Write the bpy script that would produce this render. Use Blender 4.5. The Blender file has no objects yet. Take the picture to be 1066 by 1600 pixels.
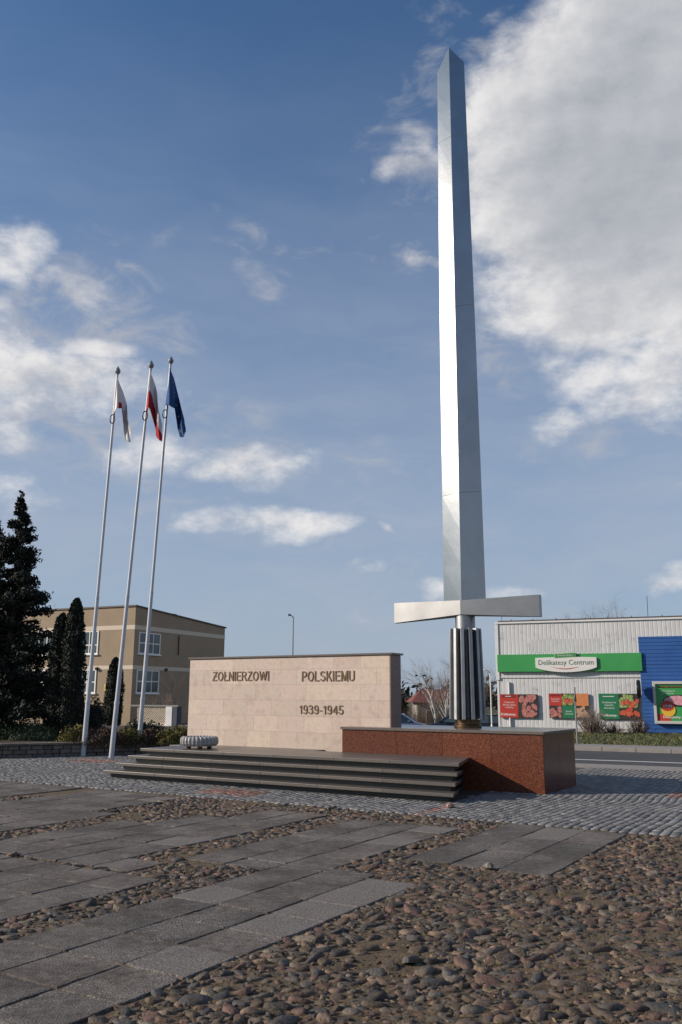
import bpy, bmesh, math, random
import numpy as np
from mathutils import Vector, Matrix
R=math.radians
random.seed(7); rng=np.random.default_rng(11)
C=bpy.context.scene.collection
sc=bpy.context.scene
# ------------------------------------------------------------------ camera
F=1340.; YH=1086.4; EYE=1.6; ROLL=.0038; AL=.5529
TH=math.atan((YH-800)/F); ct,st=math.cos(TH),math.sin(TH); cr,sr=math.cos(ROLL),math.sin(ROLL)
cam_d=bpy.data.cameras.new('camera'); cam=bpy.data.objects.new('camera',cam_d); C.objects.link(cam)
rx=Vector((1,0,0)); up=Vector((0,-st,ct)); fw=Vector((0,ct,st))
r2=rx*cr+up*sr; u2=up*cr-rx*sr
M=Matrix((r2,u2,-fw)).transposed().to_4x4(); M.translation=(0,0,EYE)
cam.matrix_world=M
cam_d.sensor_fit='VERTICAL'; cam_d.sensor_height=24; cam_d.lens=F/1600*24
cam_d.clip_start=.05; cam_d.clip_end=6000
sc.camera=cam
# survey helpers: directions measured from the standpoint, turned into places on the ground or on a plane
def ray(x,y):
    a=x-533;b=y-800; a,b=a*cr+b*sr,-a*sr+b*cr
    return np.array([a,F*ct+b*st,F*st-b*ct])
E0=np.array([0,0,EYE])
def unz(x,y,z=0.):
    d=ray(x,y); return E0+d*((z-EYE)/d[2])
def uny(x,y,Y):
    d=ray(x,y); return E0+d*(Y/d[1])
def onpl(x,y,P,n):
    d=ray(x,y); return E0+d*(((np.array(P)-E0)@n)/(d@n))
# ------------------------------------------------------------------ light
SUN_EL=R(23.5); SAZ=R(5.0)
sv=Vector((-math.cos(SAZ)*math.cos(SUN_EL),-math.sin(SAZ)*math.cos(SUN_EL),math.sin(SUN_EL)))
sd_=bpy.data.lights.new('sun','SUN'); sd_.energy=5.0; sd_.angle=R(.53); sd_.color=(1,.87,.72)
so=bpy.data.objects.new('sun',sd_); C.objects.link(so); so.rotation_euler=(-sv).to_track_quat('-Z','Y').to_euler()
so.location=(-30,0,20)
W=bpy.data.worlds.new('World'); sc.world=W; W.use_nodes=True
nt=W.node_tree; nt.nodes.clear()
def N(t,**k):
    n=nt.nodes.new(t)
    for a,b in k.items(): setattr(n,a,b)
    return n
def mth(op,a,b=None,c=None,clamp=False):
    n=N('ShaderNodeMath',operation=op); n.use_clamp=clamp
    for i,v in enumerate((a,b,c)):
        if v is None: continue
        if isinstance(v,(int,float)): n.inputs[i].default_value=v
        else: nt.links.new(v,n.inputs[i])
    return n.outputs[0]
def vm(op,a,b=None,out=0):
    n=N('ShaderNodeVectorMath',operation=op)
    for i,v in enumerate((a,b)):
        if v is None: continue
        if isinstance(v,tuple): n.inputs[i].default_value=v
        else: nt.links.new(v,n.inputs[i])
    return n.outputs[out]
SKY_STR=.094
sky=N('ShaderNodeTexSky',sky_type='NISHITA'); sky.sun_disc=False; sky.sun_elevation=SUN_EL
sky.sun_rotation=math.atan2(sv.x,sv.y); sky.altitude=100; sky.air_density=1.0; sky.dust_density=1.0; sky.ozone_density=2.0
tc=N('ShaderNodeTexCoord'); D=tc.outputs['Generated']
sp=N('ShaderNodeSeparateXYZ'); nt.links.new(D,sp.inputs[0])
az=mth('ARCTAN2',sp.outputs[0],sp.outputs[1]); el=mth('ARCSINE',sp.outputs[2])
cb=N('ShaderNodeCombineXYZ'); nt.links.new(az,cb.inputs[0]); nt.links.new(el,cb.inputs[1])
P=cb.outputs[0]
def noise(vec,scale,detail,rough=.55,dist=0.):
    n=N('ShaderNodeTexNoise'); n.inputs['Scale'].default_value=scale; n.inputs['Detail'].default_value=detail
    n.inputs['Roughness'].default_value=rough; n.inputs['Distortion'].default_value=dist
    nt.links.new(vec,n.inputs['Vector']); return n
DS=vm('MULTIPLY',D,(1,1,1.7))
wn=noise(DS,5.,3)
wv=vm('MULTIPLY',vm('SUBTRACT',wn.outputs['Color'],(.5,.5,.5)),(.16,.10,0))
PW=vm('ADD',P,wv)
def fbm(off):
    return noise(vm('ADD',DS,off),9.,11,.62).outputs['Fac']
f1=fbm((0,0,0)); f2=fbm((-.022,-.006,.022))
def azel(px,py):
    d=ray(px,py); d=d/np.linalg.norm(d); return math.atan2(d[0],d[1]),math.asin(d[2])
PXR=1/1340.
blobs=[ # x,y,sx,sy,weight   (where the clouds stand in the sky)
(1010,60,150,120,1.5),(900,170,130,130,1.35),(1020,260,200,190,1.9),(850,300,110,110,1.15),(980,420,140,90,1.2),(1090,560,100,80,.9),
(790,440,70,60,.35),(940,560,95,65,.55),(1040,610,100,60,.6),(985,20,110,70,.7),(820,515,60,50,.2),(900,650,90,40,.25),
(640,235,75,55,.22),(615,265,55,38,.30),(690,150,50,60,.08),(776,62,26,22,.12),(828,38,30,26,.12),(645,398,60,28,.06),
(10,400,75,62,.6),(115,455,80,32,.45),(-160,560,150,130,.8),(80,600,170,62,.62),(130,546,110,24,.55),(190,640,120,50,.25),(50,690,170,60,.3),
(180,705,120,60,.40),(395,742,115,38,.6),(485,742,28,24,.25),(420,822,150,32,.65),(310,832,60,22,.45),(270,720,130,40,.2),
(605,833,16,18,.4),(700,908,50,22,.45),(800,905,70,22,.4),(890,935,60,16,.2),(1045,902,60,26,.55),(560,896,60,12,.1),(575,945,30,12,.2),
(380,690,60,26,.15),
(-500,300,260,200,1.0),(-700,700,400,160,.9),(1500,500,260,200,.9),(1600,800,330,120,.8),(400,-700,300,160,.8),(1100,-500,260,160,.8)]
# clouds in the rest of the sky, behind and beside the standpoint
extra=[(2.6,.35,.35,.12,.6),(3.0,.2,.4,.1,.7),(1.9,.4,.3,.12,.6),(2.2,.2,.5,.08,.7),(-2.5,1.15,.3,.12,.8)]
acc=None
for bl in [azel(b[0],b[1])+(b[2]*PXR*(1.06 if b[1]>400 else .95),b[3]*PXR*(.97 if b[1]>500 else .85),b[4]) for b in blobs]+extra:
    a0,e0,sx,sy,w=bl
    v=vm('MULTIPLY',vm('SUBTRACT',PW,(a0,e0,0)),(1/sx,1/sy,0))
    d=vm('DOT_PRODUCT',v,v,out=1)
    q=mth('MULTIPLY_ADD',d,-1.0*(.55),w+.0)   # w - .55 r^2
    acc=q if acc is None else mth('MAXIMUM',acc,q)
field=mth('MAXIMUM',acc,-1.2)
dens=mth('ADD',field,mth('MULTIPLY',mth('SUBTRACT',f1,.5),2.1))
mask=N('ShaderNodeMapRange',interpolation_type='SMOOTHSTEP'); nt.links.new(dens,mask.inputs[0])
mask.inputs[1].default_value=.04; mask.inputs[2].default_value=.85
thick=N('ShaderNodeMapRange',interpolation_type='SMOOTHSTEP'); nt.links.new(mth('ADD',field,mth('MULTIPLY',mth('SUBTRACT',f1,.5),.45)),thick.inputs[0])
thick.inputs[1].default_value=.35; thick.inputs[2].default_value=2.0
rel=mth('MULTIPLY',mth('SUBTRACT',f1,f2),mth('MULTIPLY_ADD',thick.outputs[0],-1.3,2.0))
lit=mth('SUBTRACT',mth('ADD',.86,rel),mth('MULTIPLY',thick.outputs[0],.62),clamp=True)
cr_=N('ShaderNodeValToRGB'); nt.links.new(lit,cr_.inputs[0])
e=cr_.color_ramp.elements; e[0].position=.05; e[0].color=(.37,.395,.435,1); e[1].position=1.; e[1].color=(.86,.84,.83,1)
m=cr_.color_ramp.elements.new(.5); m.color=(.57,.58,.605,1)
wacc=None
for (x_,y_,sx,sy,w) in ((640,230,90,80,.9),(690,160,50,90,.7),(600,270,70,40,.8),(776,62,40,32,1.),(828,38,45,32,1.),(650,398,80,36,.9),(425,395,60,50,.6),(430,450,60,50,.5),(370,350,40,20,.5),(900,690,170,45,.7),(600,745,170,40,.5),(520,865,40,30,.7),(330,400,300,60,.35),(120,520,190,110,1.2),(60,650,230,90,1.2),(330,690,150,70,.9),(200,760,170,60,.7),(690,20,60,50,.5),(780,500,110,90,.8),(800,560,80,60,.7),(960,660,160,60,.7),(560,700,120,40,.4),(620,900,120,30,.6),(860,930,150,24,.6)):
    a0,e0=azel(x_,y_); v=vm('MULTIPLY',vm('SUBTRACT',PW,(a0,e0,0)),(1/(sx*PXR),1/(sy*PXR),0)); q=mth('MULTIPLY_ADD',vm('DOT_PRODUCT',v,v,out=1),-.9,w)
    wacc=q if wacc is None else mth('MAXIMUM',wacc,q)
wn2=noise(vm('MULTIPLY',DS,(1.,1.,1.15)),15.,10,.62,.5).outputs['Fac']
wm=N('ShaderNodeMapRange',interpolation_type='SMOOTHSTEP'); nt.links.new(mth('ADD',mth('MULTIPLY',mth('MAXIMUM',wacc,-1.),.5),mth('MULTIPLY',mth('SUBTRACT',wn2,.5),2.4)),wm.inputs[0])
wm.inputs[1].default_value=.12; wm.inputs[2].default_value=1.05; wm.inputs[4].default_value=.7
# veil: pale thin haze low in the sky plus a faint streaky layer
veil=N('ShaderNodeMapRange',interpolation_type='SMOOTHSTEP'); nt.links.new(el,veil.inputs[0])
veil.inputs[1].default_value=.85; veil.inputs[2].default_value=-.02; veil.inputs[3].default_value=.03; veil.inputs[4].default_value=.9
stk=noise(vm('MULTIPLY',PW,(2.2,9,1)),1.6,5,.6).outputs['Fac']
vf=mth('MULTIPLY',veil.outputs[0],mth('MULTIPLY_ADD',stk,.9,.5),clamp=True)
skyS=vm('MULTIPLY',sky.outputs[0],(SKY_STR*.50,SKY_STR*.91,SKY_STR*1.24))
mx=N('ShaderNodeMix',data_type='RGBA'); nt.links.new(vf,mx.inputs[0]); nt.links.new(skyS,mx.inputs[6]); mx.inputs[7].default_value=(.40,.455,.555,1)
mxw=N('ShaderNodeMix',data_type='RGBA'); nt.links.new(wm.outputs[0],mxw.inputs[0]); nt.links.new(mx.outputs[2],mxw.inputs[6]); mxw.inputs[7].default_value=(.50,.50,.53,1)
mx2=N('ShaderNodeMix',data_type='RGBA'); nt.links.new(mth('MULTIPLY',mask.outputs[0],.93),mx2.inputs[0]); nt.links.new(mxw.outputs[2],mx2.inputs[6]); nt.links.new(cr_.outputs[0],mx2.inputs[7])
bg=N('ShaderNodeBackground'); bg.inputs[1].default_value=.1
nt.links.new(vm('MULTIPLY',mx2.outputs[2],(10,10,10)),bg.inputs[0])
wo=N('ShaderNodeOutputWorld'); nt.links.new(bg.outputs[0],wo.inputs[0])
sc.view_settings.view_transform='Standard'; sc.view_settings.look='None'; sc.view_settings.exposure=0; sc.view_settings.gamma=1
try: sc.cycles.max_bounces=6; sc.cycles.use_denoising=True; sc.cycles.sample_clamp_direct=3.
except Exception: pass
# ------------------------------------------------------------------ materials
MATS={}
def mat(name,col=(.5,.5,.5),rough=.7,metal=0.,spec=.5,ramp=None,nscale=None,bump=None,bscale=60,island=None,aniso=0,fac2=None,coat=0,emis=None,wavex=None):
    """ramp: colours mixed by noise (nscale); island: list of colours picked per loose piece; bump: height of a noise bump"""
    m=bpy.data.materials.new(name); m.use_nodes=True; t=m.node_tree; b=t.nodes['Principled BSDF']
    b.inputs['Base Color'].default_value=(*col,1); b.inputs['Roughness'].default_value=rough; b.inputs['Metallic'].default_value=metal
    b.inputs['Specular IOR Level'].default_value=spec; b.inputs['Coat Weight'].default_value=coat
    tcn=t.nodes.new('ShaderNodeTexCoord'); V=tcn.outputs['Object']
    def nz(s,d=5,r=.6):
        n=t.nodes.new('ShaderNodeTexNoise'); n.inputs['Scale'].default_value=s; n.inputs['Detail'].default_value=d; n.inputs['Roughness'].default_value=r
        t.links.new(V,n.inputs['Vector']); return n.outputs['Fac']
    def rampn(cols,lo=.3,hi=.7,const=False):
        r=t.nodes.new('ShaderNodeValToRGB'); e=r.color_ramp.elements
        n=len(cols)
        while len(e)<n: e.new(.5)
        for i,c in enumerate(cols):
            e[i].position=(lo+(hi-lo)*i/max(1,n-1)) if not const else i/n; e[i].color=(*c,1)
        if const: r.color_ramp.interpolation='CONSTANT'
        return r
    cur=None
    if ramp:
        r=rampn(ramp); t.links.new(nz(nscale or 3.),r.inputs[0]); cur=r.outputs[0]
    if island:
        g=t.nodes.new('ShaderNodeNewGeometry'); r=rampn(island,0,1,True); t.links.new(g.outputs['Random Per Island'],r.inputs[0])
        if cur is None: cur=r.outputs[0]
        else:
            x=t.nodes.new('ShaderNodeMix'); x.data_type='RGBA'; x.blend_type='MULTIPLY'; x.inputs[0].default_value=1
            t.links.new(cur,x.inputs[6]); t.links.new(r.outputs[0],x.inputs[7]); cur=x.outputs[2]
    if fac2:   # (scale, colour, lo, hi): specks laid over
        s,c2,lo,hi=fac2[:4]
        mr=t.nodes.new('ShaderNodeMapRange'); mr.inputs[1].default_value=lo; mr.inputs[2].default_value=hi
        t.links.new(nz(s,3,.7),mr.inputs[0])
        src=mr.outputs[0]
        if len(fac2)>4:   # patchy strength
            mr2=t.nodes.new('ShaderNodeMapRange'); mr2.inputs[1].default_value=.42; mr2.inputs[2].default_value=.62; mr2.inputs[3].default_value=.25
            t.links.new(nz(fac2[4],4,.6),mr2.inputs[0])
            mm=t.nodes.new('ShaderNodeMath'); mm.operation='MULTIPLY'; t.links.new(src,mm.inputs[0]); t.links.new(mr2.outputs[0],mm.inputs[1]); src=mm.outputs[0]
        x=t.nodes.new('ShaderNodeMix'); x.data_type='RGBA'; t.links.new(src,x.inputs[0])
        if cur is None: x.inputs[6].default_value=(*col,1)
        else: t.links.new(cur,x.inputs[6])
        x.inputs[7].default_value=(*c2,1); cur=x.outputs[2]
    if cur is not None: t.links.new(cur,b.inputs['Base Color'])
    if bump:
        bn=t.nodes.new('ShaderNodeBump'); bn.inputs['Strength'].default_value=1.; bn.inputs['Distance'].default_value=bump
        t.links.new(nz(bscale,4,.65),bn.inputs['Height']); t.links.new(bn.outputs[0],b.inputs['Normal'])
    if aniso:
        b.inputs['Anisotropic'].default_value=aniso
        tg=t.nodes.new('ShaderNodeTangent'); tg.direction_type='RADIAL'; tg.axis='Z'; t.links.new(tg.outputs[0],b.inputs['Tangent'])
    m['b']=1; MATS[name]=m; return m
earth=mat('joint_earth',ramp=[(.055,.036,.02),(.15,.10,.058),(.085,.062,.032),(.18,.13,.08)],nscale=5,rough=.95,bump=.02,bscale=45)
cobble_m=mat('field_stone',island=[(.17,.14,.115),(.11,.082,.062),(.18,.105,.082),(.08,.077,.078),(.145,.105,.076),(.26,.18,.13),(.12,.112,.105),(.15,.088,.07),(.06,.05,.044),(.21,.175,.135),(.13,.095,.066)],ramp=[(.55,.52,.5),(.8,.78,.75),(1.,.96,.9)],nscale=7,rough=.68,bump=.012,bscale=55,fac2=(11,(.075,.052,.03),.50,.66))
slab_m=mat('washed_concrete',ramp=[(.026,.020,.017),(.066,.054,.047),(.125,.108,.096)],nscale=13,rough=.9,bump=.012,bscale=80,fac2=(95,(.50,.46,.42),.46,.74,1.5),island=[(1,1,1),(.80,.77,.75),(1.25,1.2,1.15),(.95,.92,.9),(1.1,1.1,1.1),(.70,.68,.67)])
slab_p=mat('pale_concrete',ramp=[(.07,.06,.052),(.125,.108,.094)],nscale=5,rough=.9,bump=.006,bscale=160,fac2=(60,(.34,.31,.28),.42,.74))
sett_m=mat('grey_sett',island=[(.155,.152,.15),(.20,.195,.19),(.125,.123,.122),(.175,.17,.165),(.23,.222,.215),(.145,.145,.148)],ramp=[(.8,.8,.8),(1,1,1),(.93,.91,.88)],nscale=5,rough=.75,bump=.006,bscale=60)
settr_m=mat('red_sett',island=[(.26,.14,.11),(.21,.11,.085),(.3,.17,.14),(.18,.10,.08)],rough=.8,bump=.006,bscale=60)
joint_m=mat('sand_joint',ramp=[(.045,.04,.035),(.075,.065,.055)],nscale=9,rough=.95)
grass_m=mat('verge_soil',ramp=[(.05,.055,.02),(.09,.08,.04),(.06,.07,.025)],nscale=1.5,rough=.95,bump=.05,bscale=12)
asph_m=mat('asphalt',ramp=[(.045,.046,.05),(.062,.062,.066)],nscale=2,rough=.85,bump=.004,bscale=150)
pave_m=mat('concrete_paving',ramp=[(.22,.20,.185),(.28,.26,.24)],nscale=4,rough=.9,bump=.004,bscale=50)
paint_m=mat('road_paint',(.6,.6,.58),rough=.6)
steel=mat('brushed_steel',(.56,.565,.575),rough=.20,metal=1.,ramp=[(.30,.298,.30),(.37,.367,.365)],nscale=1.2,bump=.0016,bscale=2.2)
steelm=mat('satin_steel',(.5,.5,.5),rough=.42,metal=1.,ramp=[(.27,.27,.275),(.34,.34,.34)],nscale=2.)
steelg=mat('grip_steel',(.42,.43,.45),rough=.42,metal=1.,ramp=[(.26,.27,.29),(.36,.365,.38)],nscale=4)
bronze=mat('bronze',(.10,.065,.04),rough=.45,metal=1.)
granR=mat('red_granite',ramp=[(.07,.022,.012),(.14,.044,.024),(.21,.08,.045)],nscale=38,rough=.2,fac2=(75,(.02,.012,.010),.52,.64),island=[(1,1,1),(.88,.88,.9),(1.08,1.05,1)])
granT=mat('brown_granite',ramp=[(.10,.08,.07),(.17,.14,.125)],nscale=60,rough=.22,fac2=(160,(.3,.25,.22),.62,.75))
granS=mat('step_granite',ramp=[(.075,.066,.06),(.125,.11,.10)],nscale=45,rough=.38,fac2=(1.4,(.10,.085,.075),.5,.75),island=[(1,1,1),(.9,.9,.92),(1.1,1.08,1.05),(.95,.94,.95)])
riser_m=mat('shaded_riser_stone',ramp=[(.018,.021,.02),(.035,.038,.036)],nscale=14,rough=.5)  # riser colour darkened to stand for shade under the overhanging treads
stone_m=mat('pink_stone',ramp=[(.42,.325,.28),(.53,.435,.37),(.47,.365,.315)],nscale=5,rough=.5,fac2=(55,(.42,.27,.23),.55,.72),island=[(1,1,1),(.95,.93,.92),(1.04,1.03,1.0),(.98,.94,.95),(1.03,1.05,.98),(.92,.92,.90)])
stoneD=mat('dark_pink_stone',ramp=[(.16,.10,.085),(.24,.16,.14)],nscale=60,rough=.35)  # wall end face, darker in tone than the front facing
mort=mat('stone_joint',(.20,.15,.13),rough=.9)
letter_m=mat('letter_bronze',(.15,.092,.045),rough=.6,metal=.3)
black_m=mat('black_paint',(.012,.012,.013),rough=.4)
white_m=mat('white_paint',(.72,.72,.72),rough=.35,ramp=[(.62,.62,.62),(.74,.74,.74)],nscale=2)
pole_m=mat('pole_paint',(.55,.56,.58),rough=.4,ramp=[(.42,.44,.48),(.55,.56,.60)],nscale=1.5)
grey_m=mat('grey_metal',(.25,.25,.26),rough=.45,metal=.6)
bark_m=mat('bark',ramp=[(.05,.035,.025),(.10,.075,.055)],nscale=10,rough=.95)
birch_m=mat('birch_bark',ramp=[(.10,.09,.08),(.5,.48,.45),(.58,.56,.53)],nscale=7,rough=.85)
twig_m=mat('twigs',(.13,.10,.085),rough=.9,island=[(.13,.10,.09),(.17,.125,.10),(.10,.08,.07)])
spr_m=mat('spruce_needles',rough=.8,island=[(.006,.010,.006),(.010,.015,.008),(.014,.020,.010),(.005,.008,.005)])
thu_m=mat('thuja_sprays',rough=.8,island=[(.006,.009,.005),(.009,.013,.006),(.012,.017,.008)])
jun_m=mat('juniper',rough=.85,island=[(.02,.035,.015),(.035,.055,.022),(.05,.065,.03),(.015,.028,.012)])
yel_m=mat('golden_shrub',rough=.85,island=[(.09,.08,.015),(.13,.11,.02),(.06,.06,.015),(.16,.13,.03)])
brn_m=mat('brown_shrub',rough=.9,island=[(.07,.04,.028),(.05,.032,.022),(.09,.055,.035),(.04,.03,.02)])
stub_m=mat('rough_stone',ramp=[(.10,.09,.08),(.17,.15,.135)],nscale=6,rough=.9,bump=.02,bscale=14,island=[(1,1,1),(.75,.75,.75),(1.15,1.1,1.05),(.9,.88,.88)])
soil_m=mat('bed_soil',ramp=[(.03,.022,.014),(.06,.045,.025)],nscale=4,rough=.95,bump=.03,bscale=15)
off_m=mat('beige_render',ramp=[(.30,.23,.16),(.35,.27,.19)],nscale=.9,rough=.95,bump=.004,bscale=60)
band_m=mat('pale_render',(.60,.52,.42),rough=.9)
glass_m=mat('window_glass',(.05,.07,.08),rough=.08,spec=.9)
frame_m=mat('window_frame',(.75,.74,.7),rough=.5)
roof_m=mat('roof_edge',(.08,.06,.05),rough=.6)
# ------------------------------------------------------------------ builders
class MB:
    def __init__(s): s.v=[]; s.f=[]
    def add(s,vs,fs):
        o=len(s.v); s.v+= [tuple(map(float,p)) for p in vs]; s.f+=[tuple(i+o for i in f) for f in fs]; return s
    def hexa(s,p): # p: 8 points bottom 4, top 4
        return s.add(p,[(0,3,2,1),(4,5,6,7),(0,1,5,4),(1,2,6,5),(2,3,7,6),(3,0,4,7)])
    def box(s,x0,x1,y0,y1,z0,z1,T=None):
        p=[(x0,y0,z0),(x1,y0,z0),(x1,y1,z0),(x0,y1,z0),(x0,y0,z1),(x1,y0,z1),(x1,y1,z1),(x0,y1,z1)]
        if T: p=[T(*q) for q in p]
        return s.hexa(p)
    def tube(s,pts,rad,n=8,cap=True):
        pts=[Vector(p) for p in pts]; k=len(pts)
        if not hasattr(rad,'__len__'): rad=[rad]*k
        vs=[];fs=[]; u=None
        for i,p in enumerate(pts):
            d=(pts[min(i+1,k-1)]-pts[max(i-1,0)]).normalized()
            if u is None: u=d.orthogonal().normalized()
            else: u=(u-d*u.dot(d)); u=u.normalized() if u.length>1e-6 else d.orthogonal().normalized()
            w=d.cross(u)
            for j in range(n):
                a=2*math.pi*j/n; vs.append(p+(u*math.cos(a)+w*math.sin(a))*rad[i])
        for i in range(k-1):
            for j in range(n):
                a=i*n+j;b=i*n+(j+1)%n; fs.append((a,b,b+n,a+n))
        if cap: fs.append(tuple(range(n))[::-1]); fs.append(tuple((k-1)*n+j for j in range(n)))
        return s.add(vs,fs)
    def lathe(s,prof,n=24,c=(0,0,0),fr=None):
        vs=[];fs=[];k=len(prof)
        for r,z in prof:
            for j in range(n):
                a=2*math.pi*j/n; rr=r*(fr(j) if fr else 1)
                vs.append((c[0]+rr*math.cos(a),c[1]+rr*math.sin(a),c[2]+z))
        for i in range(k-1):
            for j in range(n):
                a=i*n+j;b=i*n+(j+1)%n; fs.append((a,b,b+n,a+n))
        fs.append(tuple(range(n))[::-1]); fs.append(tuple((k-1)*n+j for j in range(n)))
        return s.add(vs,fs)
def tagset(o,label=None,cat=None,group=None,kind=None):
    if label: o['label']=label
    if cat: o['category']=cat
    if group: o['group']=group
    if kind: o['kind']=kind
    return o
def thing(name,label,cat,loc=(0,0,0),rz=0,group=None):
    o=bpy.data.objects.new(name,None); C.objects.link(o); o.empty_display_size=.2
    o.location=loc; o.rotation_euler=(0,0,rz); return tagset(o,label,cat,group)
def root_of(p):
    o=Vector((0,0,0))
    while p is not None: o=o+p.location; p=p.parent
    return o
def obj(name,mb,m,parent=None,smooth=False,bevel=0,world=False,recalc=True,label=None,mesh=None):
    if mesh is None:
        mesh=bpy.data.meshes.new(name); vs=mb.v
        if world and parent is not None:
            L=root_of(parent); vs=[(x-L.x,y-L.y,z-L.z) for x,y,z in vs]
        mesh.from_pydata(vs,[],mb.f)
        if recalc:
            bm=bmesh.new(); bm.from_mesh(mesh); bmesh.ops.recalc_face_normals(bm,faces=bm.faces); bm.to_mesh(mesh); bm.free()
    if m is not None: mesh.materials.append(m)
    if smooth:
        for p in mesh.polygons: p.use_smooth=True
    o=bpy.data.objects.new(name,mesh); C.objects.link(o)
    if parent is not None: o.parent=parent
    if bevel:
        b=o.modifiers.new('bevel','BEVEL'); b.width=bevel; b.segments=2; b.limit_method='ANGLE'; b.angle_limit=R(35)
    if label: o['label']=label
    return o
def npmesh(name,V,Fq,m,smooth=False,tri=False):
    k=3 if tri else 4
    me=bpy.data.meshes.new(name); me.vertices.add(len(V)); me.vertices.foreach_set('co',V.astype(np.float32).ravel())
    me.loops.add(len(Fq)*k); me.loops.foreach_set('vertex_index',Fq.astype(np.int32).ravel())
    me.polygons.add(len(Fq)); me.polygons.foreach_set('loop_start',np.arange(0,len(Fq)*k,k,dtype=np.int32))
    try: me.polygons.foreach_set('loop_total',np.full(len(Fq),k,dtype=np.int32))
    except Exception: pass
    if smooth: me.polygons.foreach_set('use_smooth',np.ones(len(Fq),dtype=bool))
    me.update(calc_edges=True); me.materials.append(m); return me
def text_mesh(s,size,sx=1.,ext=.01,align='CENTER',bold=0.,spacing=1.):
    cu=bpy.data.curves.new('t','FONT'); cu.body=s; cu.size=size; cu.extrude=ext; cu.align_x=align; cu.align_y='BOTTOM_BASELINE' if False else 'CENTER'; cu.offset=bold; cu.resolution_u=2
    cu.space_character=spacing
    o=bpy.data.objects.new('t',cu); C.objects.link(o); bpy.context.view_layer.update()
    me=bpy.data.meshes.new_from_object(o.evaluated_get(bpy.context.evaluated_depsgraph_get()))
    bpy.data.objects.remove(o); bpy.data.curves.remove(cu)
    for v in me.vertices: v.co.x*=sx
    return me
def text(name,s,parent,m,org,xd,width=None,height=None,ext=.008,bold=0.,align='CENTER',world=True,smile=0):
    """org: centre of the text; xd: reading direction (horizontal); text faces xd x z"""
    me=text_mesh(s,1.,1.,ext,'CENTER',bold)
    co=np.array([v.co for v in me.vertices]); mn,mx_=co.min(0),co.max(0)
    c=(mn+mx_)/2; W_=mx_[0]-mn[0]; H_=mx_[1]-mn[1]
    sy=height/H_ if height else width/W_; sx=width/W_ if width else sy
    xd=Vector(xd).normalized(); n=xd.cross(Vector((0,0,1)))
    L=root_of(parent) if (parent is not None and world) else Vector((0,0,0))
    for v in me.vertices:
        p=v.co; q=Vector(org)+xd*((p.x-c[0])*sx)+Vector((0,0,1))*((p.y-c[1])*sy)+n*(p.z)
        v.co=q-L
    return obj(name,None,m,parent,mesh=me)
def arc(cx,cy,rx_,ry_,a0,a1,n=10): return [(cx+rx_*math.cos(R(a0+(a1-a0)*k/n)),cy+ry_*math.sin(R(a0+(a1-a0)*k/n))) for k in range(n+1)]
t_=.065
GL={'Z':(.56,[[(.02,1-t_),(.5,1-t_),(.04,t_),(.55,t_)]]),'O':(.70,[arc(.35,.5,.285,.44,0,360,24)]),'L':(.50,[[(.07,1),(.07,t_),(.5,t_)]]),
'N':(.62,[[(.07,0),(.07,1)],[(.09,.93),(.53,.07)],[(.55,0),(.55,1)]]),'I':(.16,[[(.08,0),(.08,1)]]),'E':(.54,[[(.52,1-t_),(.07,1-t_),(.07,t_),(.54,t_)],[(.1,.53),(.48,.53)]]),
'R':(.62,[[(.07,0),(.07,1-t_),(.35,1-t_)]+arc(.35,.74,.18,.195,80,-90,8)+[(.1,.47)],[(.33,.47),(.42,.4),(.57,0)]]),
'W':(.92,[[(.04,1),(.25,.05)],[(.25,.07),(.46,.93)],[(.46,.93),(.67,.07)],[(.67,.05),(.88,1)]]),
'P':(.56,[[(.07,0),(.07,1-t_),(.33,1-t_)]+arc(.33,.71,.18,.225,80,-90,8)+[(.1,.44)]]),
'S':(.58,[arc(.29,.735,.22,.205,20,270,12)+arc(.29,.285,.235,.225,80,-160,12)]),'K':(.6,[[(.07,0),(.07,1)],[(.1,.35),(.52,1)],[(.26,.58),(.57,0)]]),
'M':(.74,[[(.07,0),(.07,1)],[(.10,.95),(.37,.06)],[(.37,.06),(.64,.95)],[(.67,0),(.67,1)]]),'U':(.62,[[(.07,1),(.07,.35)]+arc(.31,.32,.24,.265,180,360,12)+[(.55,1)]]),
'1':(.34,[[(.24,0),(.24,.93)],[(.24,.93),(.18,.82),(.04,.74)]]),'9':(.52,[arc(.26,.68,.19,.255,0,360,16),[(.455,.68),(.45,.45)]+arc(.24,.3,.215,.24,15,-150,8)]),
'3':(.52,[arc(.24,.74,.19,.2,160,-80,10)+arc(.25,.285,.21,.225,80,-165,12)]),'4':(.54,[[(.40,0),(.40,.95)],[(.38,.93),(.05,.30),(.53,.30)]]),
'5':(.52,[[(.47,1-t_),(.12,1-t_),(.07,.52)]+arc(.25,.32,.22,.25,120,-160,12)]),'-':(.3,[[(.03,.38),(.27,.38)]])}
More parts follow.
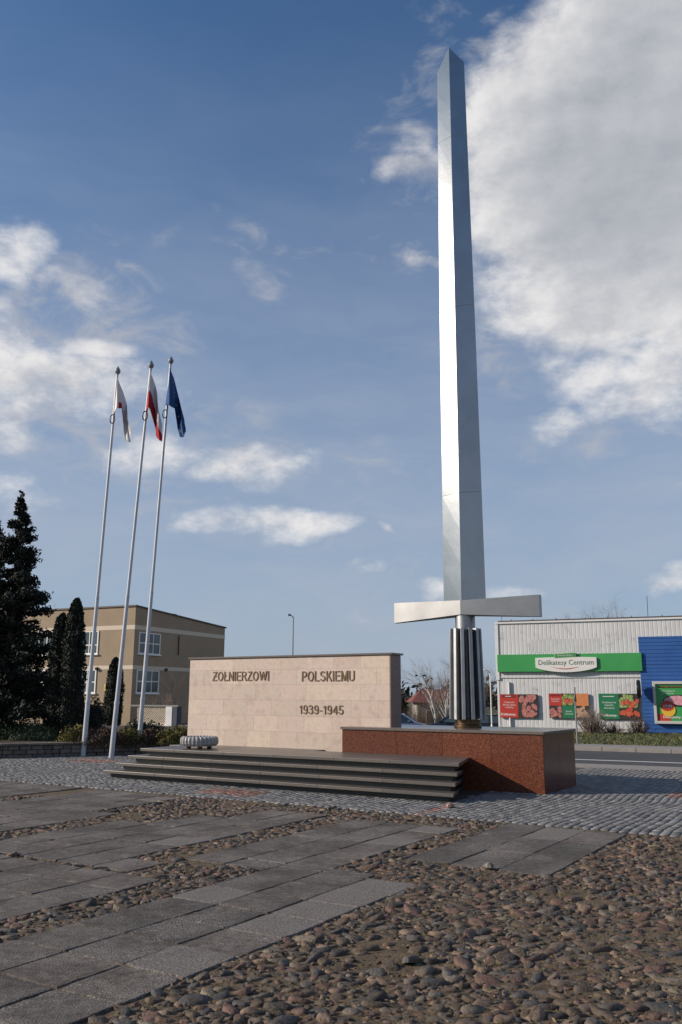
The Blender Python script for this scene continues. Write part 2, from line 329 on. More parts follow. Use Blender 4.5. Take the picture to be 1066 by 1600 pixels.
def carve(name,s_,parent,m,org,xd,width,height,th_=.11):
    """bronze letters: left bottom corner at org"""
    xd=Vector(xd).normalized(); nn=Vector((xd.y,-xd.x,0)); adv=0; lay=[]
    base_={'Ż':'Z','Ł':'L'}
    for ch in s_:
        w,st=GL[base_.get(ch,ch)]; lay.append((adv,ch,list(st))); adv+=w+.11
    tot=adv-.11; sx=width/tot; L=root_of(parent)
    for x0,ch,st in lay:
        if ch=='Ż': st.append([(.12,.52),(.44,.52)])
        if ch=='Ł': st.append([(-.07,.40),(.27,.62)])
        mb=MB()
        for k,pl in enumerate(st):
            closed=abs(pl[0][0]-pl[-1][0])<1e-6 and abs(pl[0][1]-pl[-1][1])<1e-6
            pts=[Vector(((x0+p[0])*sx,p[1]*height)) for p in pl]
            if closed: pts=pts[:-1]
            n=len(pts); h=th_*height/2*1.0; d=.012+.0007*k; vs=[]
            for i in range(n):
                a=pts[(i-1)%n] if (closed or i>0) else None; b=pts[(i+1)%n] if (closed or i<n-1) else None; p=pts[i]
                d1=(p-a).normalized() if a is not None else None; d2=(b-p).normalized() if b is not None else None
                if d1 is None: d1=d2
                if d2 is None: d2=d1
                n1=Vector((-d1.y,d1.x)); n2=Vector((-d2.y,d2.x)); mm=(n1+n2)
                mm=mm.normalized() if mm.length>1e-4 else n1; mm=mm/max(.45,mm.dot(n1))
                for sg_,dd in ((1,.001),(1,d),(-1,d),(-1,.001)):
                    q=p+mm*h*sg_; vs.append(Vector(org)+xd*q.x+Vector((0,0,q.y))+nn*dd-L)
            fs=[]
            for i in range(n if closed else n-1):
                for c in range(4): j=(i+1)%n; fs.append((4*i+c,4*j+c,4*j+(c+1)%4,4*i+(c+1)%4))
            if not closed: fs+=[(0,1,2,3),(4*n-1,4*n-2,4*n-3,4*n-4)]
            mb.add(vs,fs)
        obj(name,mb,m,parent)
def cards(P_,size,m,name,parent=None,up_bias=0.,loc=(0,0,0),asp=.5,flat=0.):
    """small leaf or needle cards at the points P_ (n,3)"""
    n=len(P_); d=rng.normal(size=(n,3)); d[:,2]+=up_bias; d[:,2]*=(1-flat); d/=np.linalg.norm(d,axis=1)[:,None]
    r=rng.normal(size=(n,3)); w=np.cross(d,r); w/=np.linalg.norm(w,axis=1)[:,None]
    s=size*rng.uniform(.6,1.3,(n,1)); L_=d*s; w=w*s*asp
    V=np.stack([P_-L_*.5,P_+w*.5,P_+L_*.5,P_-w*.5],1).reshape(-1,3)
    V-=np.array(loc)
    Fq=np.arange(n*4).reshape(-1,4)
    return obj(name,None,None,parent,mesh=npmesh(name,V,Fq,m))
# monument frame: a runs left along the front of the monument, b runs away from the standpoint
O=unz(852,1241); e1=np.array([-math.cos(AL),math.sin(AL),0.]); e2=np.array([math.sin(AL),math.cos(AL),0.])
def Wd(a,b,z=0.):
    q=O+a*e1+b*e2; return (float(q[0]),float(q[1]),float(z))
def abox(mb,a0,a1,b0,b1,z0,z1): return mb.box(a0,a1,b0,b1,z0,z1,T=Wd)
def to_ab(x,y):
    q=np.stack([np.asarray(x)-O[0],np.asarray(y)-O[1]],-1); return q@e1[:2],q@e2[:2]
RD=np.array([-.894,.447,0]); RN=np.array([.447,.894,0])   # along the road / across the road
# ------------------------------------------------------------------ ground
def sstep(x,a,b):
    t=np.clip((x-a)/(b-a),0,1); return t*t*(3-2*t)
def terr(x,y):
    x=np.asarray(x,float); y=np.asarray(y,float)
    d=-1.35*sstep(y,46,58)*sstep(x,-8,-3)*(1-sstep(y,120,400)) -.7*sstep(y,66,80)*sstep(x,-8,-3)*(1-sstep(y,120,400))
    return d
xs=np.concatenate([np.linspace(-3000,-100,12),np.linspace(-90,90,91),np.linspace(100,3000,12)])
ys=np.concatenate([np.linspace(-3000,-100,12),np.linspace(-90,150,121),np.linspace(160,3000,14)])
X,Y=np.meshgrid(xs,ys); Z=terr(X,Y)-.14
V=np.stack([X,Y,Z],-1).reshape(-1,3); nx,ny=len(xs),len(ys)
i,j=np.meshgrid(np.arange(nx-1),np.arange(ny-1)); a=(j*nx+i).ravel(); Fq=np.stack([a,a+1,a+nx+1,a+nx],-1)
o=obj('ground',None,None,mesh=npmesh('ground',V,Fq,grass_m)); tagset(o,kind='structure')
def sheet(name,pts,z,m,world=True,thick=None):
    mb=MB(); n=len(pts)
    if thick:
        mb.add([(p[0],p[1],z) for p in pts]+[(p[0],p[1],z-thick) for p in pts],[tuple(range(n)),tuple(range(2*n-1,n-1,-1))]+[(i,i+n,(i+1)%n+n,(i+1)%n) for i in range(n)])
    else: mb.add([(p[0],p[1],z) for p in pts],[tuple(range(n))])
    o=obj(name,mb,m,recalc=bool(thick))
    if not thick and o.data.polygons[0].normal.z<0: o.data.flip_normals()
    return tagset(o,kind='structure')
def RW(s,t): # s along road, t across
    q=RD*s+RN*t; return (q[0],q[1])
# square: earth bed below cobbles and slabs, sand bed below setts
BS=-3.45
def gridsheet(name,a0,a1,b0,b1,z,m,step=.08,amp=.012):
    A,B=np.meshgrid(np.arange(a0,a1,step),np.arange(b0,b1,step)); q=O[None,None,:]+A[...,None]*e1+B[...,None]*e2
    ph=rng.random(8)*6
    h=sum(np.sin(q[...,0]*f*1.1+ph[k])*np.sin(q[...,1]*f+ph[k+4])/(k+1) for k,f in enumerate((1.7,3.9,8.3,17.)))
    q[...,2]=z+amp*h; ny,nx=A.shape
    i,j=np.meshgrid(np.arange(nx-1),np.arange(ny-1)); k=(j*nx+i).ravel(); Fq=np.stack([k,k+nx,k+nx+1,k+1],-1)
    return tagset(obj(name,None,None,mesh=npmesh(name,q.reshape(-1,3),Fq,m,True)),kind='structure')
gridsheet('earth_bed',-9,15,-16,BS+.02,-.0138,earth,amp=.005)
# slab rectangles [a0,a1,b0,b1] on a half metre grid
G=.5; A0=-1.35
def ga(k): return A0+G*k
slabs=[]
def fill(a0k,a1k,b0,b1,ph=0.):
    for k in range(a0k,a1k):
        b=b1
        while b>b0+.05:
            bb=max(b0,b-G); slabs.append((ga(k),ga(k+1),bb,b)); b=bb
fill(0,3,-14,-7.4); fill(1,3,-7.4,-7.25)
fill(2,3,-7.25,-4.25); fill(3,5,-7.6,-4.25) ; fill(3,4,-7.25,-4.25)
fill(4,10,-14,-8.45); fill(5,10,-8.45,-7.95+.1); fill(6,9,-7.85,-5.1); fill(6,8,-5.1,-4.1); fill(5,6,-7.3,-4.2) if False else None
fill(9,10,-7.85,-6.0)
fill(11,16,-14,-5.6); fill(12,16,-5.6,-3.75)
fill(13,16,-3.75,-3.6)
fill(17,23,-14,-3.5); fill(24,30,-14,-3.3)
S3=[(-.7-G*k-.0,-.7-G*(k+1)) for k in range(3)]
for k,(h,l) in enumerate(S3):
    b=-3.5-.02*k
    for L_ in (.97,.97,.97): slabs.append((l,h,b-L_,b)); b-=L_
sv_,seen=[],set()
for s in slabs:
    key=(round(s[0],2),round(s[2],1))
    if key in seen: continue
    seen.add(key); sv_.append(s)
slabs=sv_
mb=MB(); mp=MB()
def inslab(a,b,m=0.):
    for s in slabs:
        if s[0]-m<a<s[1]+m and s[2]-m<b<s[3]+m: return True
    return False
for s in slabs:
    g=.0028; z=.0+random.uniform(-.003,.003); tl=[random.uniform(-.0035,.0035) for _ in range(4)]
    jt=lambda: random.uniform(-.004,.004)
    pts=[(s[0]+g+jt(),s[2]+g+jt()),(s[1]-g+jt(),s[2]+g+jt()),(s[1]-g+jt(),s[3]-g+jt()),(s[0]+g+jt(),s[3]-g+jt())]
    tgt=mp if (abs(s[0]-A0)<.01 and s[2]>-10.6 and random.random()<.85) or random.random()<.04 else mb
    per=[]
    for i in range(4):
        p,q=pts[i],pts[(i+1)%4]; cn=random.choice((.012,.02,.03,.06 if random.random()<.4 else .02)); Lq=math.hypot(q[0]-p[0],q[1]-p[1])
        inx,iny=-(q[1]-p[1])/Lq,(q[0]-p[0])/Lq
        for f in [cn/Lq]+[.17,.3,.42,.55,.68,.82]+[1-random.choice((.01,.02,.035))/Lq]:
            j=abs(random.gauss(0,.003))+(.012 if random.random()<.06 else 0)
            per.append((p[0]+(q[0]-p[0])*f+inx*j,p[1]+(q[1]-p[1])*f+iny*j))
    def zat(a,b):
        u=(a-s[0])/(s[1]-s[0]); v=(b-s[2])/(s[3]-s[2]); return z+tl[0]*(1-u)*(1-v)+tl[1]*u*(1-v)+tl[2]*u*v+tl[3]*(1-u)*v
    m_=len(per); ca,cb_=(s[0]+s[1])/2,(s[2]+s[3])/2
    ins=[(ca+(a-ca)*.976,cb_+(b-cb_)*.976) for a,b in per]
    vs=[Wd(a,b,-.07) for a,b in per]+[Wd(a,b,zat(a,b)-.006) for a,b in per]+[Wd(a,b,zat(a,b)) for a,b in ins]+[Wd(ca,cb_,zat(ca,cb_))]
    fs=[(i,(i+1)%m_,m_+(i+1)%m_,m_+i) for i in range(m_)]+[(m_+i,m_+(i+1)%m_,2*m_+(i+1)%m_,2*m_+i) for i in range(m_)]+[(2*m_+i,2*m_+(i+1)%m_,3*m_) for i in range(m_)]
    tgt.add(vs,fs)
tagset(obj('slab_paving',mb,slab_m),kind='structure')
tagset(obj('pale_slab_paving',mp,slab_p),kind='structure')
# cobbles: dart throwing with three size classes
occ={}
CS=.16
SA=np.array(slabs)
def near_slab(a,b,m):
    return bool(np.any((a>SA[:,0]-m)&(a<SA[:,1]+m)&(b>SA[:,2]-m)&(b<SA[:,3]+m)))
stones=[]
def cob_ok(x,y,r):
    ci,cj=int(math.floor(x/CS)),int(math.floor(y/CS))
    for i in (ci-1,ci,ci+1):
        for j in (cj-1,cj,cj+1):
            for (X_,Y_,r_) in occ.get((i,j),()):
                if (X_-x)**2+(Y_-y)**2<((r_+r)*.90)**2: return False
    return True
for (rlo,rhi,tries) in ((.052,.072,1100),(.037,.052,26000),(.026,.037,100000),(.016,.025,110000),(.010,.015,70000)):
    Yr=2.9+(rng.random(tries)**1.0)*11.5; Xr=(rng.random(tries)*2-1)*(.46*Yr+1.0); Rr=rng.uniform(rlo,rhi,tries)
    Aa,Bb=to_ab(Xr,Yr)
    for x,y,r,a,b in zip(Xr,Yr,Rr,Aa,Bb):
        if b>BS-.6*r or a<-8 or a>14: continue
        if r<.02 and y>9: continue
        pat=math.sin(x*1.9+1)*math.sin(y*1.3+2.2*x*.3)
        if r<.05 and pat>.40+.5*random.random(): continue      # bare sandy patches
        
        if near_slab(a,b,r*.72): continue
        if not cob_ok(x,y,r): continue
        occ.setdefault((int(math.floor(x/CS)),int(math.floor(y/CS))),[]).append((x,y,r)); stones.append((x,y,r))
st_=np.array(stones); n=len(st_); print('cobbles',n)
SEG,RG=10,4
an=np.arange(SEG)*2*np.pi/SEG
ph=np.array([1.,.97,.84,.46]); hz=np.array([-.35,.38,.82,.98])
el_=rng.uniform(1.0,1.75,n); rot=rng.normal(0,.6,n); hgt=rng.uniform(.20,.42,n)*st_[:,2]+.013; zb=rng.uniform(-.036,-.020,n)
lob=1+.16*np.sin(2*an[None]+rng.random((n,1))*6)+.10*np.sin(3*an[None]+rng.random((n,1))*6)+rng.normal(0,.10,(n,SEG))
V=np.zeros((n,RG*SEG+1,3))
tx=rng.normal(0,.16,n); ty=rng.normal(0,.16,n)
for k in range(RG):
    rr=st_[:,2:3]*ph[k]*lob*(1+rng.normal(0,.03,(n,SEG)))
    x=rr*np.cos(an)*el_[:,None]; y=rr*np.sin(an)/el_[:,None]**.7
    X=x*np.cos(rot)[:,None]-y*np.sin(rot)[:,None]; Y=x*np.sin(rot)[:,None]+y*np.cos(rot)[:,None]
    V[:,k*SEG:(k+1)*SEG,0]=X; V[:,k*SEG:(k+1)*SEG,1]=Y
    V[:,k*SEG:(k+1)*SEG,2]=hz[k]*hgt[:,None]*(1+rng.normal(0,.12,(n,SEG)))+X*tx[:,None]+Y*ty[:,None]
V[:,-1,2]=hgt*1.0
V[:,:,0]+=st_[:,0:1]; V[:,:,1]+=st_[:,1:2]; V[:,:,2]+=zb[:,None]
base=(np.arange(n)*(RG*SEG+1))[:,None]
q=[]
for k in range(RG-1):
    for s in range(SEG):
        q.append((k*SEG+s,k*SEG+(s+1)%SEG,(k+1)*SEG+(s+1)%SEG,(k+1)*SEG+s))
q=np.array(q); Fq=(base[:,:,None]+q[None]).reshape(-1,4)
# top fan as quads of pairs
tq=np.array([((RG-1)*SEG+s,(RG-1)*SEG+(s+1)%SEG,(RG-1)*SEG+(s+2)%SEG,RG*SEG) for s in range(0,SEG,2)])
Fq=np.concatenate([Fq,(base[:,:,None]+tq[None]).reshape(-1,4)])
o=obj('cobblestones',None,None,mesh=npmesh('cobblestones',V.reshape(-1,3),Fq,cobble_m,True)); tagset(o,'worn brown and grey field cobbles bedded in sandy earth across the square','cobblestones',kind='stuff')
fx=(rng.random(20000)*2-1); fy=3.2+rng.random(20000)*10.5; P3=np.stack([fx*(.46*fy+.8),fy,rng.uniform(-.016,.006,20000)],-1)
aa,bb_=to_ab(P3[:,0],P3[:,1]); P3=P3[(bb_<BS)&(np.array([not near_slab(a,b,.0) for a,b in zip(aa,bb_)]))]
o=cards(P3,.035,mat('dry_litter',rough=.95,island=[(.12,.08,.045),(.07,.05,.03),(.20,.15,.09),(.07,.075,.025),(.04,.03,.02)]),'dry_litter',asp=.35,flat=.7); tagset(o,'crumbs of dry leaves and grit between the cobbles','litter',kind='stuff')
# setts
def in_plaza(x,y):
    t=x*RN[0]+y*RN[1]; a,b=to_ab(x,y)
    return (b>BS+.03)&(t<20.95)
rowA=np.arange(-12,17,.112); L=[]
for k,a in enumerate(rowA):
    b=BS+.05+random.random()*.08
    while b<16:
        ln=random.uniform(.085,.135); bc=b+ln/2
        wob=.055*math.sin(bc*1.3+a*.8)+.03*math.sin(bc*3.1+a*.5)
        p=Wd(a+wob,bc)
        if p[0]*RN[0]+p[1]*RN[1]<20.9 and abs(p[0])<.5*p[1]+2.5: L.append((a+wob,bc,ln))
        b+=ln+.012
L=np.array(L); n=len(L); print('setts',n)
def redzone(a,b):
    return ((a>3.95)&(a<5.15)&(b>-2.95)&(b<-2.2))|((a>11.2)&(a<12.4)&(b>.6)&(b<1.4))|((a<-1.7)&(a>-3.2)&(b>.8)&(b<1.7))|((a>.62)&(a<.74)&(b<-2.0))
def sett_mesh(name,L,m):
    n=len(L); hw=.112/2-.0065; hl=L[:,2]/2-.005; rt=rng.normal(0,.03,n); h=rng.normal(-.002,.0015,n)
    tx=rng.normal(0,.014,n); ty=rng.normal(0,.014,n)
    V=np.zeros((n,12,3))
    cor=[(-1,-1),(1,-1),(1,1),(-1,1)]
    for ring,(ins,z) in enumerate(((0,-.07),(0,-.008),(.007,0.))):
        for c,(sx,sy) in enumerate(cor):
            x=sx*(hw-ins)+rng.normal(0,.0035,n); y=sy*(hl-ins)+rng.normal(0,.0035,n)
            X=x*np.cos(rt)-y*np.sin(rt); Y=x*np.sin(rt)+y*np.cos(rt)
            a=L[:,0]+X; b=L[:,1]+Y
            V[:,ring*4+c,0]=O[0]+a*e1[0]+b*e2[0]; V[:,ring*4+c,1]=O[1]+a*e1[1]+b*e2[1]
            V[:,ring*4+c,2]=z+(h+X*tx+Y*ty if ring else 0)
    q=[(8,11,10,9)]
    for r_ in (0,1):
        for c in range(4): q.append((r_*4+c,r_*4+4+c,r_*4+4+(c+1)%4,r_*4+(c+1)%4))
    Fq=((np.arange(n)*12)[:,None,None]+np.array(q)[None]).reshape(-1,4)
    return tagset(obj(name,None,None,mesh=npmesh(name,V.reshape(-1,3),Fq,m)),kind='structure')
rz=redzone(L[:,0],L[:,1]); inside=(L[:,0]>.95)&(L[:,0]<7.8)&(L[:,1]>-1.9)
inside|=(L[:,0]>.1)&(L[:,0]<4)&(L[:,1]>.1)&(L[:,1]<1.7)
sett_mesh('sett_paving',L[~rz&~inside],sett_m); sett_mesh('red_sett_paving',L[rz],settr_m)
pl=[Wd(15,BS),Wd(-14,BS)]
sheet('sett_bed',[Wd(22,BS),Wd(-14,BS),(RW(-22,21)[0],RW(-22,21)[1],0),(RW(24,21)[0],RW(24,21)[1],0)],-.018,joint_m)
sheet('edge_strip',[RW(-60,20.98),RW(-60,22.05),RW(11,22.05),RW(11,20.98)],.0,pave_m,thick=.1)
sheet('road',[RW(-80,22.05),RW(-80,28.0),RW(11,28.0),RW(11,22.05)],-.05,asph_m)
sheet('road_line',[RW(-80,23.95),RW(-80,24.17),RW(11,24.17),RW(11,23.95)],-.046,paint_m)
mb=MB()
def rbox(mb,s0,s1,t0,t1,z0,z1): return mb.box(s0,s1,t0,t1,z0,z1,T=lambda s,t,z:(*RW(s,t),z))
s=-80
while s<11: rbox(mb,s+.006,s+.994,28.0,28.15,-.1,.07); s+=1
tagset(obj('kerb',mb,pave_m,bevel=.015),kind='structure')
sheet('pavement',[RW(-80,28.16),RW(-80,29.9),RW(11,29.9),RW(11,28.16)],.055,pave_m,thick=.15)
# lane behind the flower bed, lower yard behind the monument
sheet('lane',[(-60,40.2),(-6.5,42.3),(-6.5,48.5),(-60,48.5)],-.02,pave_m)
sheet('yard',[(-1.5,57.5),(14,57.5),(14,66),(-1.5,66)],-1.09,asph_m)
# ------------------------------------------------------------------ foliage helpers
def spruce(loc,h,rb,label,name='spruce_tree',m=None,lean=0,dens=1.,group=None,z0=.08,xs=1.):
    t=thing(name,label,'tree',loc,group=group); m=m or spr_m
    tr=MB().tube([(0,0,-.2),(lean*.3,0,h*.5),(lean,0,h*.98)],[.16,.09,.015],8); pts=[]
    z=h*z0
    while z<h*.985:
        f=1-z/h; R_=rb*(f**.85)*(.85+.15*math.sin(z*3.3)); nb=int(5+5*f)
        for k in range(nb):
            a=random.random()*6.283; L_=R_*random.uniform(.62,1.12)*(1.25 if random.random()<.12 else 1); dz=random.uniform(-.1,.25)*L_
            cx,cy=lean*(z/h),0
            p0=Vector((cx,cy,z)); p1=Vector((cx+math.cos(a)*L_*xs,cy+math.sin(a)*L_,z+dz+.1*L_))
            tr.tube([p0,p0.lerp(p1,.5)-Vector((0,0,.05*L_)),p1],[.02+.02*f,.012,.005],4,False)
            nc=int((16+60*L_)*dens)
            tt=rng.random(nc)**.6; q=np.array(p0)[None]*(1-tt[:,None])+np.array(p1)[None]*tt[:,None]
            q+=rng.normal(size=(nc,3))*np.array([.07,.07,.055])*(0.5+L_*.55)
            q[:,2]-=.05*tt*L_; pts.append(q)
        z+=h*.017+.05*f
    q=np.concatenate(pts); top=np.array([[lean,0,h]])+rng.normal(size=(30,3))*[.04,.04,.12]; q=np.concatenate([q,top])
    obj('trunk',tr,bark_m,t); cards(q,.15,m,'crown',t,asp=.42); return t
def thuja(loc,h,r,label,n=5200,m=None,group=None,name='columnar_thuja'):
    t=thing(name,label,'tree',loc,group=group); m=m or thu_m
    obj('trunk',MB().tube([(0,0,-.2),(0,0,h*.5)],[.08,.04],8),bark_m,t)
    ph=rng.random(6)*6.28
    zz=rng.random(n)**.9*h; a=rng.random(n)*6.283
    prof=r*np.clip(np.minimum(1,(.55+zz/h*2.2))*np.sqrt(np.clip(1-(zz/h)**3.2,0,1)),.02,None)
    lump=1+.10*np.sin(3*a+zz*2.1+ph[0])+.08*np.sin(5*a-zz*4.7+ph[1])+.05*np.sin(11*a+zz*9+ph[2])
    rr=prof*lump*rng.uniform(.82,1.04,n)
    P_=np.stack([rr*np.cos(a),rr*np.sin(a),zz],-1)
    cards(P_,.11,m,'crown',t,up_bias=1.2,asp=.5)
    mb=MB(); mb.lathe([(r*.5,.05)]+[(.8*r*min(1,.55+f*2.2)*math.sqrt(max(0,1-f**3.2)),f*h) for f in np.linspace(.03,.97,12)],14)
    obj('inner_foliage',mb,m,t,smooth=True); return t
def shrub(loc,rx_,ry_,h,label,m,n=2500,cat='shrub',size=.07,name='shrub',group=None,core=True,seed=0):
    t=thing(name,label,cat,loc,group=group)
    u=rng.normal(size=(n,3)); u[:,2]=abs(u[:,2]); u/=np.linalg.norm(u,axis=1)[:,None]
    ph=rng.random(6)*6.28; a=np.arctan2(u[:,1],u[:,0])
    l=1+.12*np.sin(3*a+ph[0]+4*u[:,2])+.09*np.sin(6*a+ph[1]-6*u[:,2])+.05*np.sin(13*a+ph[2])
    P_=u*l[:,None]*rng.uniform(.75,1.05,(n,1))*[rx_,ry_,h]
    cards(P_,size,m,'foliage',t,up_bias=.6,asp=.5)
    if core:
        mb=MB(); mb.lathe([(1*math.cos(x),math.sin(x)) for x in np.linspace(0,1.45,6)],14); mb.v=[(x*rx_*.78,y*ry_*.78,z*h*.78) for x,y,z in mb.v]
        obj('inner_foliage',mb,m,t,smooth=True)
    obj('stems',MB().tube([(0,0,-.1),(0,0,h*.4)],[.03,.02],6),bark_m,t)
    return t
def grow(mb,tw,p,d,L_,r,lev,maxlev,spread=.5,grav=0.,pts=None):
    n=4; ps=[p]; rs=[r]
    for k in range(n):
        d=(d+Vector([random.gauss(0,.09) for _ in range(3)])+Vector((0,0,grav))).normalized(); p=p+d*L_/n; ps.append(p); rs.append(r*(1-.6*(k+1)/n))
    tgt=mb if lev<2 else tw
    tgt.tube(ps,rs,6 if lev<2 else 3,False)
    if lev>=maxlev: return
    kids=(11,6,5,4)[min(lev,3)]
    for k in range(kids):
        f=random.uniform(.3,1.) if lev else random.uniform(.28,.98)
        i=min(n-1,int(f*n)); q=ps[i].lerp(ps[i+1],f*n-i) if f<1 else ps[-1]
        ax=d.orthogonal().normalized(); ax.rotate(Matrix.Rotation(random.random()*6.283,3,d))
        nd=(d*math.cos(spread)+ax*math.sin(spread)).normalized()
        grow(mb,tw,q,nd,L_*random.uniform(.42,.62)*(1.15-.5*f if lev==0 else 1),rs[i]*.5,lev+1,maxlev,spread,grav)
def bare_tree(loc,h,label,bm=None,name='bare_tree',spread=.55,ml=4,r=.09,cat='tree',group=None,grav=0.02,nst=1):
    t=thing(name,label,cat,loc,group=group); a=MB(); b=MB()
    for k in range(nst):
        grow(a,b,Vector((random.uniform(-.2,.2)*(nst>1),random.uniform(-.2,.2)*(nst>1),-.1)),Vector((random.gauss(0,.06),random.gauss(0,.06),1)),h*.72,r,0,ml,spread,grav)
    obj('trunk',a,bm or bark_m,t,smooth=True,recalc=False); obj('crown',b,twig_m,t,recalc=False); return t
def bare_bush(loc,h,w,label,n=60,name='bare_bush',m=None,ml=2,group=None):
    t=thing(name,label,'bush',loc,group=group); b=MB()
    for k in range(n):
        a=random.random()*6.283; s=random.random(); d=Vector((math.cos(a)*s*w/h*1.1,math.sin(a)*s*w/h*.8,1)).normalized()
        p=Vector((math.cos(a)*s*w*.25,math.sin(a)*s*w*.2,-.05)); n_=4; L_=h*random.uniform(.6,1.05)*(1-.25*s)
        ps=[p];
        for q in range(n_):
            d=(d+Vector([random.gauss(0,.1) for _ in range(3)])).normalized(); p=p+d*L_/n_; ps.append(p)
        b.tube(ps,[.012,.01,.008,.006,.004],3,False)
        for q in range(5):
            i=random.randint(1,3); dd=(d+Vector([random.gauss(0,.5) for _ in range(3)])).normalized()
            b.tube([ps[i],ps[i]+dd*L_*.16,ps[i]+dd*L_*.3+Vector((0,0,.04))],[.006,.005,.003],3,False)
    obj('twigs',b,m or twig_m,t,recalc=False); return t
# ------------------------------------------------------------------ monument
HP=1.009; HS=.1353; ZT=4*HS
def step_right(i): return .77+.052*i
def step_left(i): return 8.315-.14*i
B0,TD=-1.97,.191
st0=thing('stone_steps','wide flight of four granite steps with overhanging treads in front of the pink wall','steps',Wd(4.5,-1,0))
for i in range(4):
    zt=(i+1)*HS; mb=MB(); b0=B0+TD*i; b1=b0+.62 if i<3 else 1.2
    L0,L1=step_right(i),step_left(i)
    e=L0
    while e<L1-.02:
        f=min(L1,e+random.uniform(1.1,1.35))
        if L1-f<.4: f=L1
        if e==L0:   # the right end of each tread runs back at a slant
            sk=.30; bb1=b1 if i<3 else -.004
            P8=[Wd(L0,b0,zt-.052),Wd(f-.0015,b0,zt-.052),Wd(max(f-.0015,L0+sk*(bb1-b0)+.1),bb1,zt-.052),Wd(L0+sk*(bb1-b0),bb1,zt-.052)]
            P8=[Wd(L0,b0,z_) if q==0 else (Wd(f-.0015,b0,z_) if q==1 else (Wd(f-.0015,bb1,z_) if q==2 else Wd(L0+sk*(bb1-b0),bb1,z_))) for z_ in (zt-.052,zt) for q in range(4)]
            mb.hexa(P8); e=f; continue
        if i==3:
            abox(mb,e+.0015,f-.0015,b0,b0+.50,zt-.052,zt)
            abox(mb,e+.0015,f-.0015,b0+.503,min(-.003+(0 if f<3.9 or e<3.9 else 0),b0+1.35) if e<3.974 else .33,zt-.052,zt)
        else: abox(mb,e+.0015,f-.0015,b0,b1,zt-.052,zt)
        e=f
    obj('tread',mb,granS,st0,world=True,bevel=.004)
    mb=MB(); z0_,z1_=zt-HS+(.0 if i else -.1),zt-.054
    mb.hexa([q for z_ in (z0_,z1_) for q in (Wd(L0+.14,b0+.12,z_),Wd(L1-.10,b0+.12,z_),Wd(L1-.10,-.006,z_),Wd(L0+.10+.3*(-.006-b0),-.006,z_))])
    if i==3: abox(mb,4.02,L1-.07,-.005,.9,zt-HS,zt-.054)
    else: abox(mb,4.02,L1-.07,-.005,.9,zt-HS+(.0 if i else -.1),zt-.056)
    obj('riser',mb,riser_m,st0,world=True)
mb=MB(); abox(mb,7.90,8.26,-.15,.8,-.1,ZT-.004); obj('side_block',mb,granS,st0,world=True,bevel=.004)
# plinth
plt=thing('granite_plinth','polished red granite plinth with dark top slab carrying the steel sword','plinth',Wd(2,.9,0))
PD=1.77; PL=3.974
mb=MB(); cuts=[0,.93,1.86,2.79,PL]
for k in range(4):
    abox(mb,cuts[k]+.002,cuts[k+1]-.002,0,.03,-.1,HP-.05)
    abox(mb,cuts[k]+.002,cuts[k+1]-.002,PD-.03,PD,-.1,HP-.05)
for k in range(2):
    for (a0,a1) in ((0,.03),(PL-.03,PL)):
        abox(mb,a0,a1,.032+k*.855,.032+k*.855+.851,-.1,HP-.05)
obj('facing_panels',mb,granR,plt,world=True,bevel=.002)
mb=MB(); abox(mb,.028,PL-.028,.028,PD-.028,-.1,HP-.052); obj('core',mb,mort,plt,world=True)
mb=MB(); e=-.03
for f in (1.86,PL+.03):
    for (b0,b1) in ((-.03,.87),(.873,PD+.03)): abox(mb,e+.001,f-.001,b0,b1,HP-.048,HP)
    e=f
obj('top_slab',mb,granT,plt,world=True,bevel=.004)
# memorial wall
wt=thing('memorial_wall','long pinkish stone slab wall with dark cap and bronze inscription','memorial wall',Wd(5.6,.53,0))
WL,WR,WF,WB,WH=8.185,3.085,.33,.73,2.375
mb=MB(); rows=[ZT,.86,1.18,1.50,1.815,2.125,WH]; rows=[.40]+rows[1:]
for r_ in range(6):
    a=WR+.02-( .0 if r_%2 else .35); 
    while a<WL-.02:
        w=random.choice((.62,.64,.66,1.25 if r_ in(1,3) else .6)); x0,x1=max(a,WR+.02),min(a+w,WL)
        if x1-x0>.05: abox(mb,x0+.0012,x1-.0012,WF+random.uniform(-.001,.001),WF+.03,rows[r_]+.0012,rows[r_+1]-.0012)
        a+=w
obj('facing_stones',mb,stone_m,wt,world=True)
mb=MB(); abox(mb,WR+.012,WL-.005,WF+.006,WB,.30,WH-.002); obj('core',mb,mort,wt,world=True)
mb=MB()
for k in range(6): abox(mb,WR-.004,WR+.018,WF-.002,WB+.02,rows[k]+.001,rows[k+1]-.001)
obj('end_panel',mb,stoneD,wt,world=True,label='darker toned end face of the wall')
mb=MB(); abox(mb,WR-.05,WL+.03,WF-.035,WB+.05,WH+.002,WH+.038); obj('cap',mb,granT,wt,world=True,bevel=.003)
xd=-e1
for s_,a0,a1,z0,z1 in (('ŻOŁNIERZOWI',7.515,5.985,1.895,2.095),('POLSKIEMU',5.153,3.890,1.875,2.080),('1939-1945',5.205,4.150,1.225,1.405)):
    z0=z0+.0
    carve('letter',s_,wt,letter_m,Wd(a0,WF-.0015,z0),xd,a0-a1,z1-z0)
